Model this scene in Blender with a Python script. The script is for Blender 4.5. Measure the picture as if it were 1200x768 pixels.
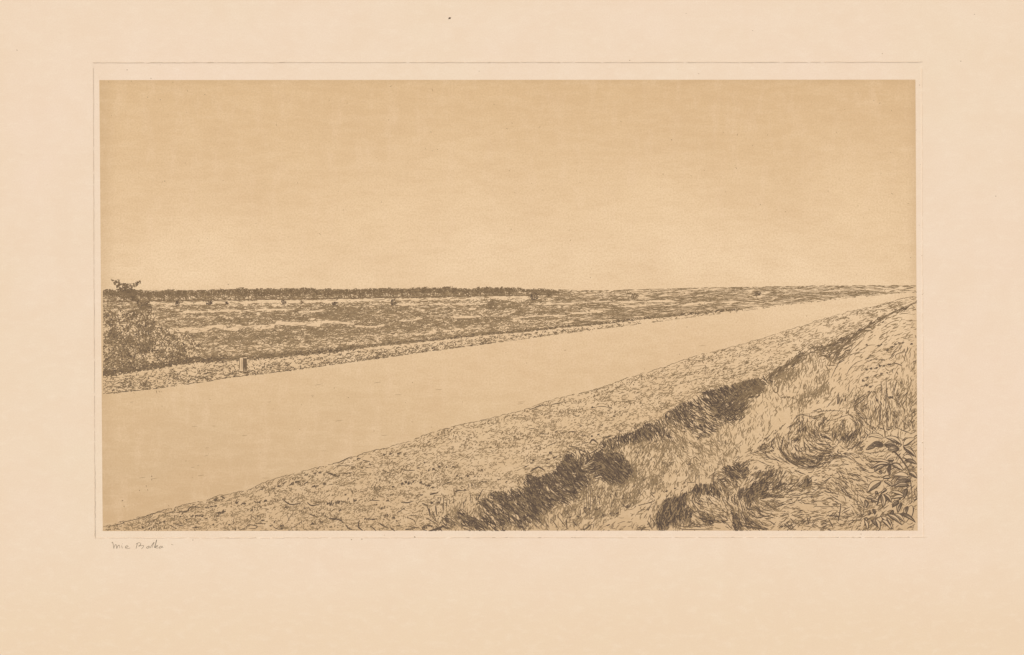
import bpy, math, random
import numpy as np

# ------------------------------------------------------------------ clean start
for o in list(bpy.data.objects):
    bpy.data.objects.remove(o, do_unlink=True)
SC = bpy.context.scene
COL = SC.collection
rng = np.random.default_rng(11)
random.seed(11)

U = 0.0004            # metres on the paper for one unit of the drawing grid (1200 x 768 units)
PAPER_T = 0.0005      # thickness of the sheet
TOP = 0.0             # the sheet's upper face; the floor lies TABLE_H lower
TABLE_Z = -PAPER_T
TABLE_H = 0.74

# ------------------------------------------------------------------ camera
cam = bpy.data.cameras.new('camera')
cam.lens = 67.5
cam.sensor_width = 36.0
cam.clip_start = 0.01
cam.clip_end = 500
camo = bpy.data.objects.new('camera', cam)
camo.location = (0, 0, TOP + 0.9)
COL.objects.link(camo)
SC.camera = camo

# ------------------------------------------------------------------ sky and sun
SUN_EL, SUN_AZ = math.radians(52), math.radians(-38)    # from the upper left of the sheet
w = bpy.data.worlds.new('World')
SC.world = w
w.use_nodes = True
nt = w.node_tree
bgn = nt.nodes['Background']
sky = nt.nodes.new('ShaderNodeTexSky')
sky.sky_type = 'NISHITA'
sky.sun_disc = False
sky.sun_elevation = SUN_EL
sky.sun_rotation = SUN_AZ
nt.links.new(sky.outputs[0], bgn.inputs[0])
bgn.inputs[1].default_value = 0.06
sl = bpy.data.lights.new('sun', 'SUN')
sl.energy = 3.0
sl.angle = math.radians(0.6)
sl.color = (1.0, 0.95, 0.87)
so = bpy.data.objects.new('sun', sl)
d = (math.sin(SUN_AZ) * math.cos(SUN_EL), math.cos(SUN_AZ) * math.cos(SUN_EL), math.sin(SUN_EL))
so.rotation_euler = (math.radians(90) - SUN_EL, 0, -SUN_AZ + math.pi)
so.location = (d[0] * 3, d[1] * 3, d[2] * 3 + 1)
COL.objects.link(so)
vs = SC.view_settings
vs.view_transform = 'Standard'
vs.look = 'None'
vs.gamma = 1.0
vs.use_curve_mapping = False
vs.exposure = 0.43
ALB = 0.86            # paper colours below are written as seen in daylight, times this

# ------------------------------------------------------------------ colours
def lin(r, g, b):
    f = lambda c: (c / 255 / 12.92) if c / 255 <= 0.04045 else ((c / 255 + 0.055) / 1.055) ** 2.4
    k = ALB
    return (f(r) * k * CAL[0], f(g) * k * CAL[1], f(b) * k * CAL[2], 1)
CAL = (0.985, 0.995, 0.985)

class NT:
    """small helper for writing node trees"""
    def __init__(s, name):
        s.m = bpy.data.materials.new(name)
        s.m.use_nodes = True
        s.t = s.m.node_tree
        s.b = s.t.nodes['Principled BSDF']
        s.b.inputs['Roughness'].default_value = 0.9
        s.b.inputs['Specular IOR Level'].default_value = 0.08
        s.tc = s.t.nodes.new('ShaderNodeTexCoord')
    def put(s, sock, v):
        if hasattr(v, 'links'):
            s.t.links.new(v, sock)
        else:
            sock.default_value = v
    def mapped(s, scale):
        n = s.t.nodes.new('ShaderNodeMapping')
        n.inputs['Scale'].default_value = scale
        s.t.links.new(s.tc.outputs['Object'], n.inputs[0])
        return n.outputs[0]
    def noise(s, scale, detail=3, rough=0.55, vec=(1, 1, 1)):
        n = s.t.nodes.new('ShaderNodeTexNoise')
        n.inputs['Scale'].default_value = scale
        n.inputs['Detail'].default_value = detail
        n.inputs['Roughness'].default_value = rough
        s.t.links.new(s.mapped(vec), n.inputs['Vector'])
        return n.outputs[0]
    def rng(s, v, a, b, c=0.0, d=1.0, smooth=False):
        n = s.t.nodes.new('ShaderNodeMapRange')
        if smooth: n.interpolation_type = 'SMOOTHSTEP'
        s.put(n.inputs[0], v)
        for i, k in enumerate((a, b, c, d)): n.inputs[i + 1].default_value = k
        return n.outputs[0]
    def mix(s, f, a, b, mode='MIX'):
        n = s.t.nodes.new('ShaderNodeMix')
        n.data_type = 'RGBA'
        n.blend_type = mode
        s.put(n.inputs[0], f); s.put(n.inputs[6], a); s.put(n.inputs[7], b)
        return n.outputs[2]
    def math(s, op, a, b=0.0):
        n = s.t.nodes.new('ShaderNodeMath'); n.operation = op
        s.put(n.inputs[0], a); s.put(n.inputs[1], b)
        return n.outputs[0]
    def xyz(s):
        n = s.t.nodes.new('ShaderNodeSeparateXYZ')
        s.t.links.new(s.tc.outputs['Object'], n.inputs[0])
        return n.outputs
    def bump(s, h, strength, dist):
        n = s.t.nodes.new('ShaderNodeBump')
        n.inputs['Strength'].default_value = strength
        n.inputs['Distance'].default_value = dist
        s.t.links.new(h, n.inputs['Height'])
        s.t.links.new(n.outputs[0], s.b.inputs['Normal'])
    def done(s, col):
        s.put(s.b.inputs['Base Color'], col)
        return s.m

def paper_material():
    n = NT('cream_paper')
    x, y, z = n.xyz()
    big = n.noise(7, 3, 0.6)
    med = n.noise(60, 4, 0.6)
    fib = n.noise(300, 3, 0.7, (0.5, 1, 1))
    grain = n.noise(1500, 2, 0.6)
    c = n.mix(n.rng(big, 0.35, 0.65), lin(240, 216, 187), lin(243, 217, 192))
    # the outer margins have yellowed a little more than the middle
    edge = n.math('MAXIMUM', n.rng(n.math('MULTIPLY', y, -1.0), 0.095, 0.15, 0, 1.15, True), n.rng(n.math('MULTIPLY', x, -1.0), 0.222, 0.262, 0, 0.8, True))
    c = n.mix(n.math('MULTIPLY', edge, 0.85), c, lin(238, 211, 178))
    c = n.mix(n.rng(med, 0.35, 0.65, 0, 0.35), c, lin(236, 206, 175))
    c = n.mix(n.rng(fib, 0.5, 0.75, 0, 0.4), c, lin(248, 226, 200))
    c = n.mix(n.rng(grain, 0.35, 0.7, 0, 0.35), c, lin(228, 199, 167))
    n.bump(n.math('ADD', n.math('MULTIPLY', fib, 0.5), n.math('MULTIPLY', grain, 0.35)), 0.12, 0.0004)
    return n.done(c)

def tint_material():
    """the tan printed surface: ink film left on the plate, darker above, in the lower left and along the edges"""
    n = NT('tan_plate_tone')
    x, y, z = n.xyz()
    yp = n.rng(y, (384 - 622) * U, (384 - 94) * U)          # 0 at the foot, 1 at the top of the print
    xp = n.rng(x, (118 - 600) * U, (1075 - 600) * U)
    big = n.noise(9, 3, 0.6)
    cloud = n.noise(22, 4, 0.62, (0.8, 1.2, 1))
    fib = n.noise(230, 4, 0.75, (0.3, 1, 1))
    fibv = n.noise(150, 3, 0.7, (1, 0.3, 1))
    grain = n.noise(1300, 2, 0.65)
    r = n.t.nodes.new('ShaderNodeValToRGB')
    e = r.color_ramp.elements
    e[0].position = 0.0;  e[0].color = lin(211, 181, 139)
    e[1].position = 1.0;  e[1].color = lin(224, 191, 144)
    for p, c in ((0.12, (216, 187, 145)), (0.28, (223, 193, 149)), (0.44, (234, 204, 161)), (0.58, (244, 216, 174)),
                 (0.72, (237, 207, 163)), (0.88, (228, 196, 150))):
        k = e.new(p); k.color = lin(*c)
    yy = n.math('ADD', yp, n.rng(big, 0.3, 0.7, -0.07, 0.07))
    n.t.links.new(yy, r.inputs[0])
    c = r.outputs[0]
    lowleft = n.math('MULTIPLY', n.rng(yp, 0.42, 0.0, 0, 1, True), n.rng(xp, 0.55, 0.0, 0, 1, True))
    c = n.mix(n.math('MULTIPLY', lowleft, 0.25), c, lin(212, 177, 130))
    topr = n.math('MULTIPLY', n.rng(yp, 0.75, 1.0, 0, 1, True), n.rng(xp, 0.3, 1.0, 0, 1, True))
    c = n.mix(n.math('MULTIPLY', topr, 0.35), c, lin(216, 181, 135))
    ex = n.math('MAXIMUM', n.rng(xp, 0.985, 1.0, 0, 1, True), n.rng(xp, 0.022, 0.0, 0, 1, True))
    ey = n.math('MAXIMUM', n.rng(yp, 0.985, 1.0, 0, 0.7, True), n.rng(yp, 0.02, 0.0, 0, 1, True))
    c = n.mix(n.math('MULTIPLY', n.math('MAXIMUM', ex, ey), 0.4), c, lin(196, 164, 121))
    c = n.mix(n.rng(cloud, 0.35, 0.7, 0, 0.45), c, lin(217, 183, 138))
    c = n.mix(n.rng(fib, 0.48, 0.75, 0, 0.3), c, lin(243, 214, 172))
    c = n.mix(n.rng(fibv, 0.5, 0.75, 0, 0.35), c, lin(240, 210, 170))
    c = n.mix(n.rng(fib, 0.5, 0.25, 0, 0.22), c, lin(204, 169, 124))
    c = n.mix(n.rng(grain, 0.4, 0.7, 0, 0.4), c, lin(198, 166, 123))
    n.bump(n.math('ADD', n.math('MULTIPLY', fib, 0.5), n.math('MULTIPLY', grain, 0.3)), 0.1, 0.0004)
    return n.done(n.mix(1.0, c, (1.0, 0.964, 0.985, 1), 'MULTIPLY'))

def ink_material(name, a, b):
    n = NT(name)
    f = n.noise(420, 3, 0.6)
    n.b.inputs['Roughness'].default_value = 0.75
    return n.done(n.mix(n.rng(f, 0.3, 0.7), lin(*a), lin(*b)))

M_PAPER = paper_material()
M_TINT = tint_material()
M_FAINT = ink_material('pale_brown_ink', (165, 137, 102), (145, 118, 87))
M_FINE = ink_material('brown_ink', (137, 112, 84), (118, 96, 72))
M_HEATH = ink_material('heath_brown_ink', (155, 129, 97), (137, 113, 84))
M_INK = ink_material('dark_brown_ink', (114, 94, 76), (97, 80, 65))
M_DEEP = ink_material('umber_ink', (98, 81, 67), (84, 69, 58))
M_PENCIL = ink_material('graphite', (176, 158, 133), (154, 137, 115))

# ------------------------------------------------------------------ objects
def px(p):
    return ((p[0] - 600) * U, (384 - p[1]) * U)

def tag(o, label=None, cat=None, kind=None, group=None):
    if label: o['label'] = label
    if cat: o['category'] = cat
    if kind: o['kind'] = kind
    if group: o['group'] = group
    return o

PLATE_Z = -0.00007    # the plate pressed the paper down
TINT_Z = PLATE_Z + 0.00003
INK_Z = TINT_Z + 0.00002

CLIP = [True]        # ink ends where the plate's picture ends
class Sheet:
    """flat faces and inked ribbons gathered for ONE mesh"""
    def __init__(s):
        s.v, s.f, s.mi, s.n, s.mats = [], [], [], 0, []
    def mat(s, m):
        if m not in s.mats: s.mats.append(m)
        return s.mats.index(m)
    def area(s, poly, z=TINT_Z, m=None):
        i = s.mat(m or M_TINT)
        a = np.array([(*px(p), z) for p in poly])
        if np.sum(a[:, 0] * np.roll(a[:, 1], -1) - a[:, 1] * np.roll(a[:, 0], -1)) < 0: a = a[::-1]
        s.v.append(a)
        s.f.append(list(range(s.n, s.n + len(a)))); s.mi.append(i)
        s.n += len(a)
    def ribbons(s, P, W, m, z=INK_Z, taper=True, zr=None):
        """P (n,k,2) drawing units, W (n,) widths"""
        n, k, _ = P.shape
        if n == 0: return
        i = s.mat(m)
        T = np.gradient(P, axis=1)
        T /= np.linalg.norm(T, axis=2, keepdims=True) + 1e-9
        N = np.stack([-T[..., 1], T[..., 0]], -1)
        prof = np.ones(k)
        if taper:
            t = np.linspace(0, 1, k)
            prof = 0.28 + 0.72 * np.sin(math.pi * np.clip(t * 0.86 + 0.1, 0, 1)) ** 0.7
        Wd = W[:, None] * prof[None] * 0.5
        A = P + N * Wd[..., None]; B = P - N * Wd[..., None]
        V = np.stack([A, B], 2).reshape(n, k * 2, 2)
        if CLIP[0]:
            V[..., 0] = np.clip(V[..., 0], 120.2 + V[..., 1] * 0.001, 1074.6); V[..., 1] = np.minimum(V[..., 1], 622.6)
        out = np.empty((n, k * 2, 3))
        out[..., 0] = (V[..., 0] - 600) * U
        out[..., 1] = (384 - V[..., 1]) * U
        out[..., 2] = z + (rng.uniform(0, 0.00004, n)[:, None] if zr is None else zr)
        s.v.append(out.reshape(-1, 3))
        b = (np.arange(n) * k * 2)[:, None] + s.n
        j = np.arange(k - 1) * 2
        q = np.stack([b + j, b + j + 1, b + j + 3, b + j + 2], -1).reshape(-1, 4)
        s.f.append(q); s.mi.append(i)
        s.n += n * k * 2
    def line(s, pts, wd, m, k=None, jit=0.0, z=INK_Z):
        pts = np.array(pts, float)
        P = smooth(pts, k or max(4, 3 * len(pts)))
        if jit: P = P + rng.normal(0, jit, P.shape)
        s.ribbons(P[None], np.array([wd]), m, z)
    def build(s, name, parent, flat_mats=None):
        V = np.concatenate(s.v) if s.v else np.zeros((0, 3))
        loops, starts, totals, mi = [], [], [], []
        c = 0
        for f, i in zip(s.f, s.mi):
            if isinstance(f, list):
                loops.append(np.array(f)); starts.append(np.array([c])); totals.append(np.array([len(f)])); mi.append(np.array([i])); c += len(f)
            else:
                k = len(f)
                loops.append(f.reshape(-1)); starts.append(c + 4 * np.arange(k)); totals.append(np.full(k, 4)); mi.append(np.full(k, i)); c += 4 * k
        me = bpy.data.meshes.new(name)
        me.vertices.add(len(V)); me.vertices.foreach_set('co', V.astype(np.float32).ravel())
        L = np.concatenate(loops)
        me.loops.add(len(L)); me.loops.foreach_set('vertex_index', L.astype(np.int32))
        S = np.concatenate(starts)
        me.polygons.add(len(S)); me.polygons.foreach_set('loop_start', S.astype(np.int32))
        me.polygons.foreach_set('material_index', np.concatenate(mi).astype(np.int32))
        for m in s.mats: me.materials.append(m)
        me.update(calc_edges=True)
        me.validate()
        o = bpy.data.objects.new(name, me)
        COL.objects.link(o)
        o.parent = parent
        return o

def smooth(pts, k):
    """Catmull-Rom through pts, k samples"""
    n = len(pts)
    if n == 2:
        t = np.linspace(0, 1, k)[:, None]
        return pts[0] * (1 - t) + pts[1] * t
    e = np.vstack([2 * pts[0] - pts[1], pts, 2 * pts[-1] - pts[-2]])
    u = np.linspace(0, n - 1 - 1e-6, k)
    i = u.astype(int); t = (u - i)[:, None]
    a, b, c, d = e[i], e[i + 1], e[i + 2], e[i + 3]
    return 0.5 * (2 * b + (c - a) * t + (2 * a - 5 * b + 4 * c - d) * t * t + (3 * b - a - 3 * c + d) * t ** 3)

# ------------------------------------------------------------------ tone and direction fields (drawing grid, 1 cell = 1 unit)
GH, GW = 768, 1200
YY, XX = np.mgrid[0:GH, 0:GW].astype(np.float32) + 0.5

def inside(poly, pad=0):
    poly = np.array(poly, float)
    x0, y0 = np.floor(poly.min(0)).astype(int) - 1; x1, y1 = np.ceil(poly.max(0)).astype(int) + 1
    x0, y0 = max(x0, 0), max(y0, 0); x1, y1 = min(x1, GW), min(y1, GH)
    X, Y = XX[y0:y1, x0:x1], YY[y0:y1, x0:x1]
    r = np.zeros(X.shape, bool)
    j = len(poly) - 1
    for i in range(len(poly)):
        xi, yi = poly[i]; xj, yj = poly[j]
        if yi != yj:
            c = ((yi > Y) != (yj > Y)) & (X < (xj - xi) * (Y - yi) / (yj - yi) + xi)
            r ^= c
        j = i
    m = np.zeros((GH, GW), np.float32)
    m[y0:y1, x0:x1] = r
    return m

def blur(a, r):
    r = int(r)
    if r < 1: return a
    for _ in range(2):
        for ax in (0, 1):
            p = np.pad(a, [(r + 1, r) if q == ax else (0, 0) for q in (0, 1)], mode='edge')
            c = np.cumsum(p, axis=ax, dtype=np.float64)
            k = 2 * r + 1
            a = ((c[k:] - c[:-k]) if ax == 0 else (c[:, k:] - c[:, :-k])) / k
            a = a.astype(np.float32)
    return a

def vnoise(sx, sy, seed):
    """smooth value noise 0..1 with cell size sx, sy"""
    g = np.random.default_rng(seed)
    ny, nx = int(GH / sy) + 3, int(GW / sx) + 3
    r = g.random((ny, nx)).astype(np.float32)
    u = XX / sx; v = YY / sy
    i = u.astype(int); j = v.astype(int)
    fx = u - i; fy = v - j
    fx = fx * fx * (3 - 2 * fx); fy = fy * fy * (3 - 2 * fy)
    return (r[j, i] * (1 - fx) + r[j, i + 1] * fx) * (1 - fy) + (r[j + 1, i] * (1 - fx) + r[j + 1, i + 1] * fx) * fy

def streak(ang, la, lc, seed):
    """noise drawn out along one direction: la long, lc across"""
    g = np.random.default_rng(seed); r = g.random((256, 256)).astype(np.float32)
    c, sn = math.cos(math.radians(ang)), math.sin(math.radians(ang))
    u = (XX * c + YY * sn) / la; v = (-XX * sn + YY * c) / lc
    i = np.floor(u).astype(int); j = np.floor(v).astype(int)
    fx = u - i; fy = v - j; fx = fx * fx * (3 - 2 * fx); fy = fy * fy * (3 - 2 * fy)
    q = lambda a, b: r[(j + b) % 256, (i + a) % 256]
    return (q(0, 0) * (1 - fx) + q(1, 0) * fx) * (1 - fy) + (q(0, 1) * (1 - fx) + q(1, 1) * fx) * fy

def clumps(sx, sy, seed, k=1.0):
    """rounded clumps: 0..1, high on the underside of each clump"""
    h = vnoise(sx, sy, seed) * 0.7 + vnoise(sx * 0.5, sy * 0.55, seed + 1) * 0.3
    d = np.zeros_like(h); d[2:-2] = h[:-4] - h[4:]
    return np.clip(d * sy * 0.55 * k, 0, 1)

class Field:
    def __init__(s, mask, ang):
        s.mask = mask
        s.T = np.zeros((GH, GW), np.float32)
        s.C = np.exp(2j * np.full((GH, GW), ang, np.float32)) * 0.06
    def tone(s, poly, val, soft=1):
        m = blur(inside(poly), soft)
        s.T = s.T * (1 - m) + val * m
        return s
    def tline(s, pts, wd, val, soft=0):
        P = smooth(np.array(pts, float), 6 * len(pts))
        m = np.zeros((GH, GW), np.float32)
        for a, b in zip(P[:-1], P[1:]):
            x0, y0 = np.minimum(a, b) - wd - 1; x1, y1 = np.maximum(a, b) + wd + 2
            x0, y0, x1, y1 = [int(max(0, q)) for q in (x0, y0, x1, y1)]
            X, Y = XX[y0:y1, x0:x1], YY[y0:y1, x0:x1]
            d = b - a; L = d @ d + 1e-9
            t = np.clip(((X - a[0]) * d[0] + (Y - a[1]) * d[1]) / L, 0, 1)
            q = np.hypot(X - a[0] - t * d[0], Y - a[1] - t * d[1])
            m[y0:y1, x0:x1] = np.maximum(m[y0:y1, x0:x1], np.clip((wd / 2 + 0.5 - q), 0, 1))
        m = blur(m, soft)
        s.T = s.T * (1 - m) + val * m
        return s
    def guide(s, pts, r=12, wt=1.0):
        P = smooth(np.array(pts, float), 8 * len(pts))
        for a, b in zip(P[:-1], P[1:]):
            th = math.atan2(b[1] - a[1], b[0] - a[0])
            c = (a + b) / 2
            R = int(r * 2.2)
            x0, y0, x1, y1 = int(max(0, c[0] - R)), int(max(0, c[1] - R)), int(min(GW, c[0] + R)), int(min(GH, c[1] + R))
            if x1 <= x0 or y1 <= y0: continue
            g = np.exp(-((XX[y0:y1, x0:x1] - c[0]) ** 2 + (YY[y0:y1, x0:x1] - c[1]) ** 2) / (r * r)) * wt
            s.C[y0:y1, x0:x1] += g * np.exp(2j * th)
        return s
    def fill(s, sh, m, length, wd, jit=0.25, bend=0.05, steps=5, gain=1.0, sel=None, seed=0, lo=0.02, stop=0.35, mask=None):
        """hatch the field: strokes are seeded in proportion to the wanted tone and run along the direction field"""
        g = np.random.default_rng(seed + 77)
        T = np.clip(s.T, 0, 0.96) * (s.mask if mask is None else mask)
        T = np.where(T < lo, 0, T)
        dens = -np.log(1 - T) * gain
        if sel is not None: dens = dens * sel
        ml = length if np.isscalar(length) else sum(length) / 2
        mw = wd if np.isscalar(wd) else sum(wd) / 2
        n = int(dens.sum() / (ml * mw * 0.8))
        if n < 1: return
        cdf = np.cumsum(dens.ravel().astype(np.float64)); cdf /= cdf[-1]
        idx = np.searchsorted(cdf, g.random(n))
        p = np.stack([idx % GW + g.random(n), idx // GW + g.random(n)], -1)
        L = g.uniform(*length, n) if not np.isscalar(length) else np.full(n, length) * g.uniform(0.7, 1.3, n)
        Wd = g.uniform(*wd, n) if not np.isscalar(wd) else np.full(n, wd) * g.uniform(0.75, 1.25, n)
        A = np.angle(s.C) / 2
        off = g.normal(0, jit, n); bd = g.normal(0, bend, n)
        start = p.copy(); T0 = T.ravel()[idx]
        fl = np.where(g.random(n) < 0.5, 0, math.pi)
        pts = [p.copy()]
        alive = np.ones(n, bool)
        th = A.ravel()[idx] + fl
        st = (L / (steps - 1))[:, None]
        for k in range(steps - 1):
            xi = np.clip(p[:, 0].astype(int), 0, GW - 1); yi = np.clip(p[:, 1].astype(int), 0, GH - 1)
            a = A[yi, xi] + fl
            dlt = (a - th + math.pi / 2) % math.pi - math.pi / 2      # follow the axis without flipping
            th = th + dlt
            h = th + off + bd * (k + 1) * 1.6
            q = p + st * np.stack([np.cos(h), np.sin(h)], -1)
            xi = np.clip(q[:, 0].astype(int), 0, GW - 1); yi = np.clip(q[:, 1].astype(int), 0, GH - 1)
            alive &= T[yi, xi] > T0 * stop * 0.8
            p = np.where(alive[:, None], q, p + (q - p) * 0.12)
            pts.append(p.copy())
        sh.ribbons(np.stack(pts, 1), Wd, m)

# ------------------------------------------------------------------ the lines that divide the printed picture
L0, R0, T0_, B0 = 117, 1074.5, 94, 622
def left_x(y): return 116.4 + (y - 94) * 3.9 / 528
def right_x(y): return 1072.8 + (y - 94) * 2.6 / 528
HORIZON = [(119, 340), (160, 340), (240, 339.5), (330, 339), (440, 338.5), (560, 338), (650, 340), (690, 341), (730, 340.2), (800, 338.2), (860, 337), (900, 336.4), (960, 335.4), (1020, 335), (1073, 334.8)]
HEDGE = [(119, 439), (150, 436), (175, 432), (200, 428.5), (230, 425), (265, 423.5), (290, 421), (320, 419.5), (350, 416.5), (390, 413), (415, 409.5), (470, 403.5), (520, 398.5), (565, 393.5), (620, 389), (660, 384.5), (715, 379.5), (745, 375.5), (790, 371), (830, 367), (865, 363.5), (930, 356), (1000, 348.2), (1040, 344.7), (1073, 342)]
FAR_EDGE = [(119, 462.5), (150, 459.5), (190, 455), (240, 447.8), (265, 443.5), (330, 436), (415, 424.5), (490, 414), (565, 404), (640, 394), (715, 384.5), (790, 375), (865, 365.5), (930, 357), (1000, 349), (1040, 345.4), (1073, 342.8)]
NEAR_EDGE = [(120, 617.5), (140, 611.5), (160, 607.5), (178, 602.5), (190, 598.5), (205, 595), (225, 590), (240, 587), (255, 581.5), (275, 578), (290, 575), (305, 567.5), (320, 562.5), (335, 558), (350, 553), (370, 549.5), (390, 544), (410, 537.5), (425, 532), (440, 528), (460, 523.5), (480, 517), (500, 509), (520, 503.5), (540, 498), (560, 494.5), (590, 487), (620, 479), (640, 471), (660, 466), (700, 456), (735, 443.5), (755, 438), (780, 430), (800, 423), (820, 416), (840, 411.5), (870, 404), (900, 395), (930, 385.5), (955, 377.5), (980, 370), (1000, 364.5), (1020, 360.5), (1040, 355), (1060, 350), (1073.4, 347)]
RIM = [(508, 622), (513, 606), (528, 592), (555, 581), (575, 577), (597, 573), (612, 570), (616, 556), (632, 559), (650, 551), (662, 533), (680, 527), (700, 529), (704, 517), (722, 511), (745, 505), (757, 497), (775, 492), (780, 484), (800, 472), (825, 459), (850, 452), (875, 446), (893, 441), (900, 437), (915, 428), (930, 418), (940, 409), (955, 404), (965, 405), (975, 398), (990, 394), (1005, 386.5), (1022, 375.5), (1040, 366), (1058, 359.5), (1073.6, 353)]
SLOPE = [(690, 622), (720, 608), (745, 592), (765, 582), (790, 572), (820, 563), (850, 546), (870, 531), (880, 522), (905, 508), (925, 492), (945, 485), (958, 470), (972, 462), (972, 440), (978, 426), (983, 413), (992, 403), (1005, 392), (1022, 380), (1045, 368), (1073.7, 355)]
BL, BR = (left_x(622.5), 622.5), (right_x(622), 622)
TL, TR = (left_x(94), 94), (right_x(93.5), 93.5)
def edge(line):
    l = [tuple(p) for p in line]
    return [(left_x(l[0][1]), l[0][1])] + l[1:-1] + [(right_x(l[-1][1]), l[-1][1])]
def foot(line):
    return list(line[:-1]) + [(right_x(line[-1][1]), line[-1][1])]
HOR, HED, FED, NED, RIM_, SLO = edge(HORIZON), edge(HEDGE), edge(FAR_EDGE), edge(NEAR_EDGE), foot(RIM), foot(SLOPE)
P_SKY = [TL, TR] + HOR[::-1]
P_FIELD = HOR + HED[::-1]
P_FARBANK = HED + FED[::-1]
P_CANAL = FED + NED[::-1]
P_NEAR = NED + RIM_[::-1] + [BL]
P_DITCH = RIM_ + SLO[::-1]
P_SLOPE = SLO + [BR]

# ------------------------------------------------------------------ the sheet and the table it lies on
root = bpy.data.objects.new('etched_print', None)
root.location = (0, 0, TOP)
COL.objects.link(root)
tag(root, 'brown etching of a canal through flat heath on a cream paper sheet, signed in pencil', 'print')

def paper_sheet():
    ox0, ox1, oy0, oy1 = -70, 1270, -75, 845
    outer = [(ox0, oy0), (ox1, oy0), (ox1, oy1), (ox0, oy1)]
    a = [(108.3, 73.2), (1080.6, 72.6), (1082.8, 630.6), (110.6, 632)]
    c = [(110.6, 75.4), (1078.4, 74.8), (1080.6, 628.4), (112.8, 629.8)]
    def ring(pts, n):
        r = []
        for p, q in zip(pts, pts[1:] + pts[:1]):
            for k in range(n): r.append((p[0] + (q[0] - p[0]) * k / n, p[1] + (q[1] - p[1]) * k / n))
        return r
    N = 60
    g = random.Random(5)
    rings = [(ring(outer, N), 0.0), (ring(a, N), 0.0), (ring(c, N), PLATE_Z)]
    V, F = [], []
    for r, z in rings:
        for i, p in enumerate(r):
            j = g.uniform(-0.25, 0.25) if z == 0 and r is not rings[0][0] else 0
            V.append((*px((p[0] + j, p[1] + j)), z))
    n4 = 4 * N
    for k in range(2):
        for i in range(n4):
            j = (i + 1) % n4
            F.append((k * n4 + i, k * n4 + j, (k + 1) * n4 + j, (k + 1) * n4 + i))
    F.append([2 * n4 + i for i in range(n4)])
    b = len(V)
    for p in rings[0][0]: V.append((*px(p), -PAPER_T))
    for i in range(n4):
        j = (i + 1) % n4
        F.append((i, b + i, b + j, j))
    F.append([b + i for i in range(n4)][::-1])
    me = bpy.data.meshes.new('paper_sheet')
    me.from_pydata(V, [], [tuple(f)[::-1] for f in F])
    me.materials.append(M_PAPER)
    me.update()
    o = bpy.data.objects.new('paper_sheet', me)
    COL.objects.link(o); o.parent = root
    return o
sheet = paper_sheet()

def table():
    n = NT('oak_wood')
    gr = n.noise(9, 5, 0.65, (0.6, 9, 1)); fi = n.noise(60, 3, 0.6, (0.4, 8, 1))
    c = n.mix(n.rng(gr, 0.3, 0.7), (0.16, 0.085, 0.04, 1), (0.29, 0.17, 0.09, 1))
    n.done(n.mix(n.rng(fi, 0.4, 0.8, 0, 0.5), c, (0.11, 0.06, 0.03, 1)))
    n.b.inputs['Roughness'].default_value = 0.5
    t = bpy.data.objects.new('table', None); COL.objects.link(t)
    tag(t, 'plain oak table with square legs carrying the cream sheet', 'table')
    def box(name, c, s, bev=0.004):
        import bmesh
        bm = bmesh.new(); bmesh.ops.create_cube(bm, size=1)
        for v in bm.verts: v.co = (v.co.x * s[0], v.co.y * s[1], v.co.z * s[2])
        bmesh.ops.bevel(bm, geom=bm.edges[:], offset=bev, segments=2, affect='EDGES')
        me = bpy.data.meshes.new(name); bm.to_mesh(me); bm.free(); me.materials.append(n.m)
        o = bpy.data.objects.new(name, me); o.location = c; COL.objects.link(o); o.parent = t
    box('tabletop', (0, 0, TABLE_Z - 0.0175), (1.5, 0.9, 0.035))
    for sx in (-1, 1):
        for sy in (-1, 1): box('leg', (sx * 0.68, sy * 0.38, TABLE_Z - 0.035 - (TABLE_H - 0.035) / 2), (0.06, 0.06, TABLE_H - 0.035))
    for sy in (-1, 1): box('apron', (0, sy * 0.38, TABLE_Z - 0.08), (1.30, 0.022, 0.09), 0.002)
    for sx in (-1, 1): box('apron', (sx * 0.68, 0, TABLE_Z - 0.08), (0.022, 0.70, 0.09), 0.002)
    g = NT('pale_gravel')
    a = g.noise(40, 5, 0.7); b = g.noise(3, 3)
    g.done(g.mix(g.rng(a, 0.3, 0.7), (0.22, 0.2, 0.17, 1), (0.36, 0.33, 0.29, 1)))
    me = bpy.data.meshes.new('ground')
    me.from_pydata([(-60, -60, TABLE_Z - TABLE_H), (60, -60, TABLE_Z - TABLE_H), (60, 60, TABLE_Z - TABLE_H), (-60, 60, TABLE_Z - TABLE_H)], [], [(0, 1, 2, 3)])
    me.materials.append(g.m)
    o = bpy.data.objects.new('ground', me); COL.objects.link(o); tag(o, kind='structure')
table()

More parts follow.
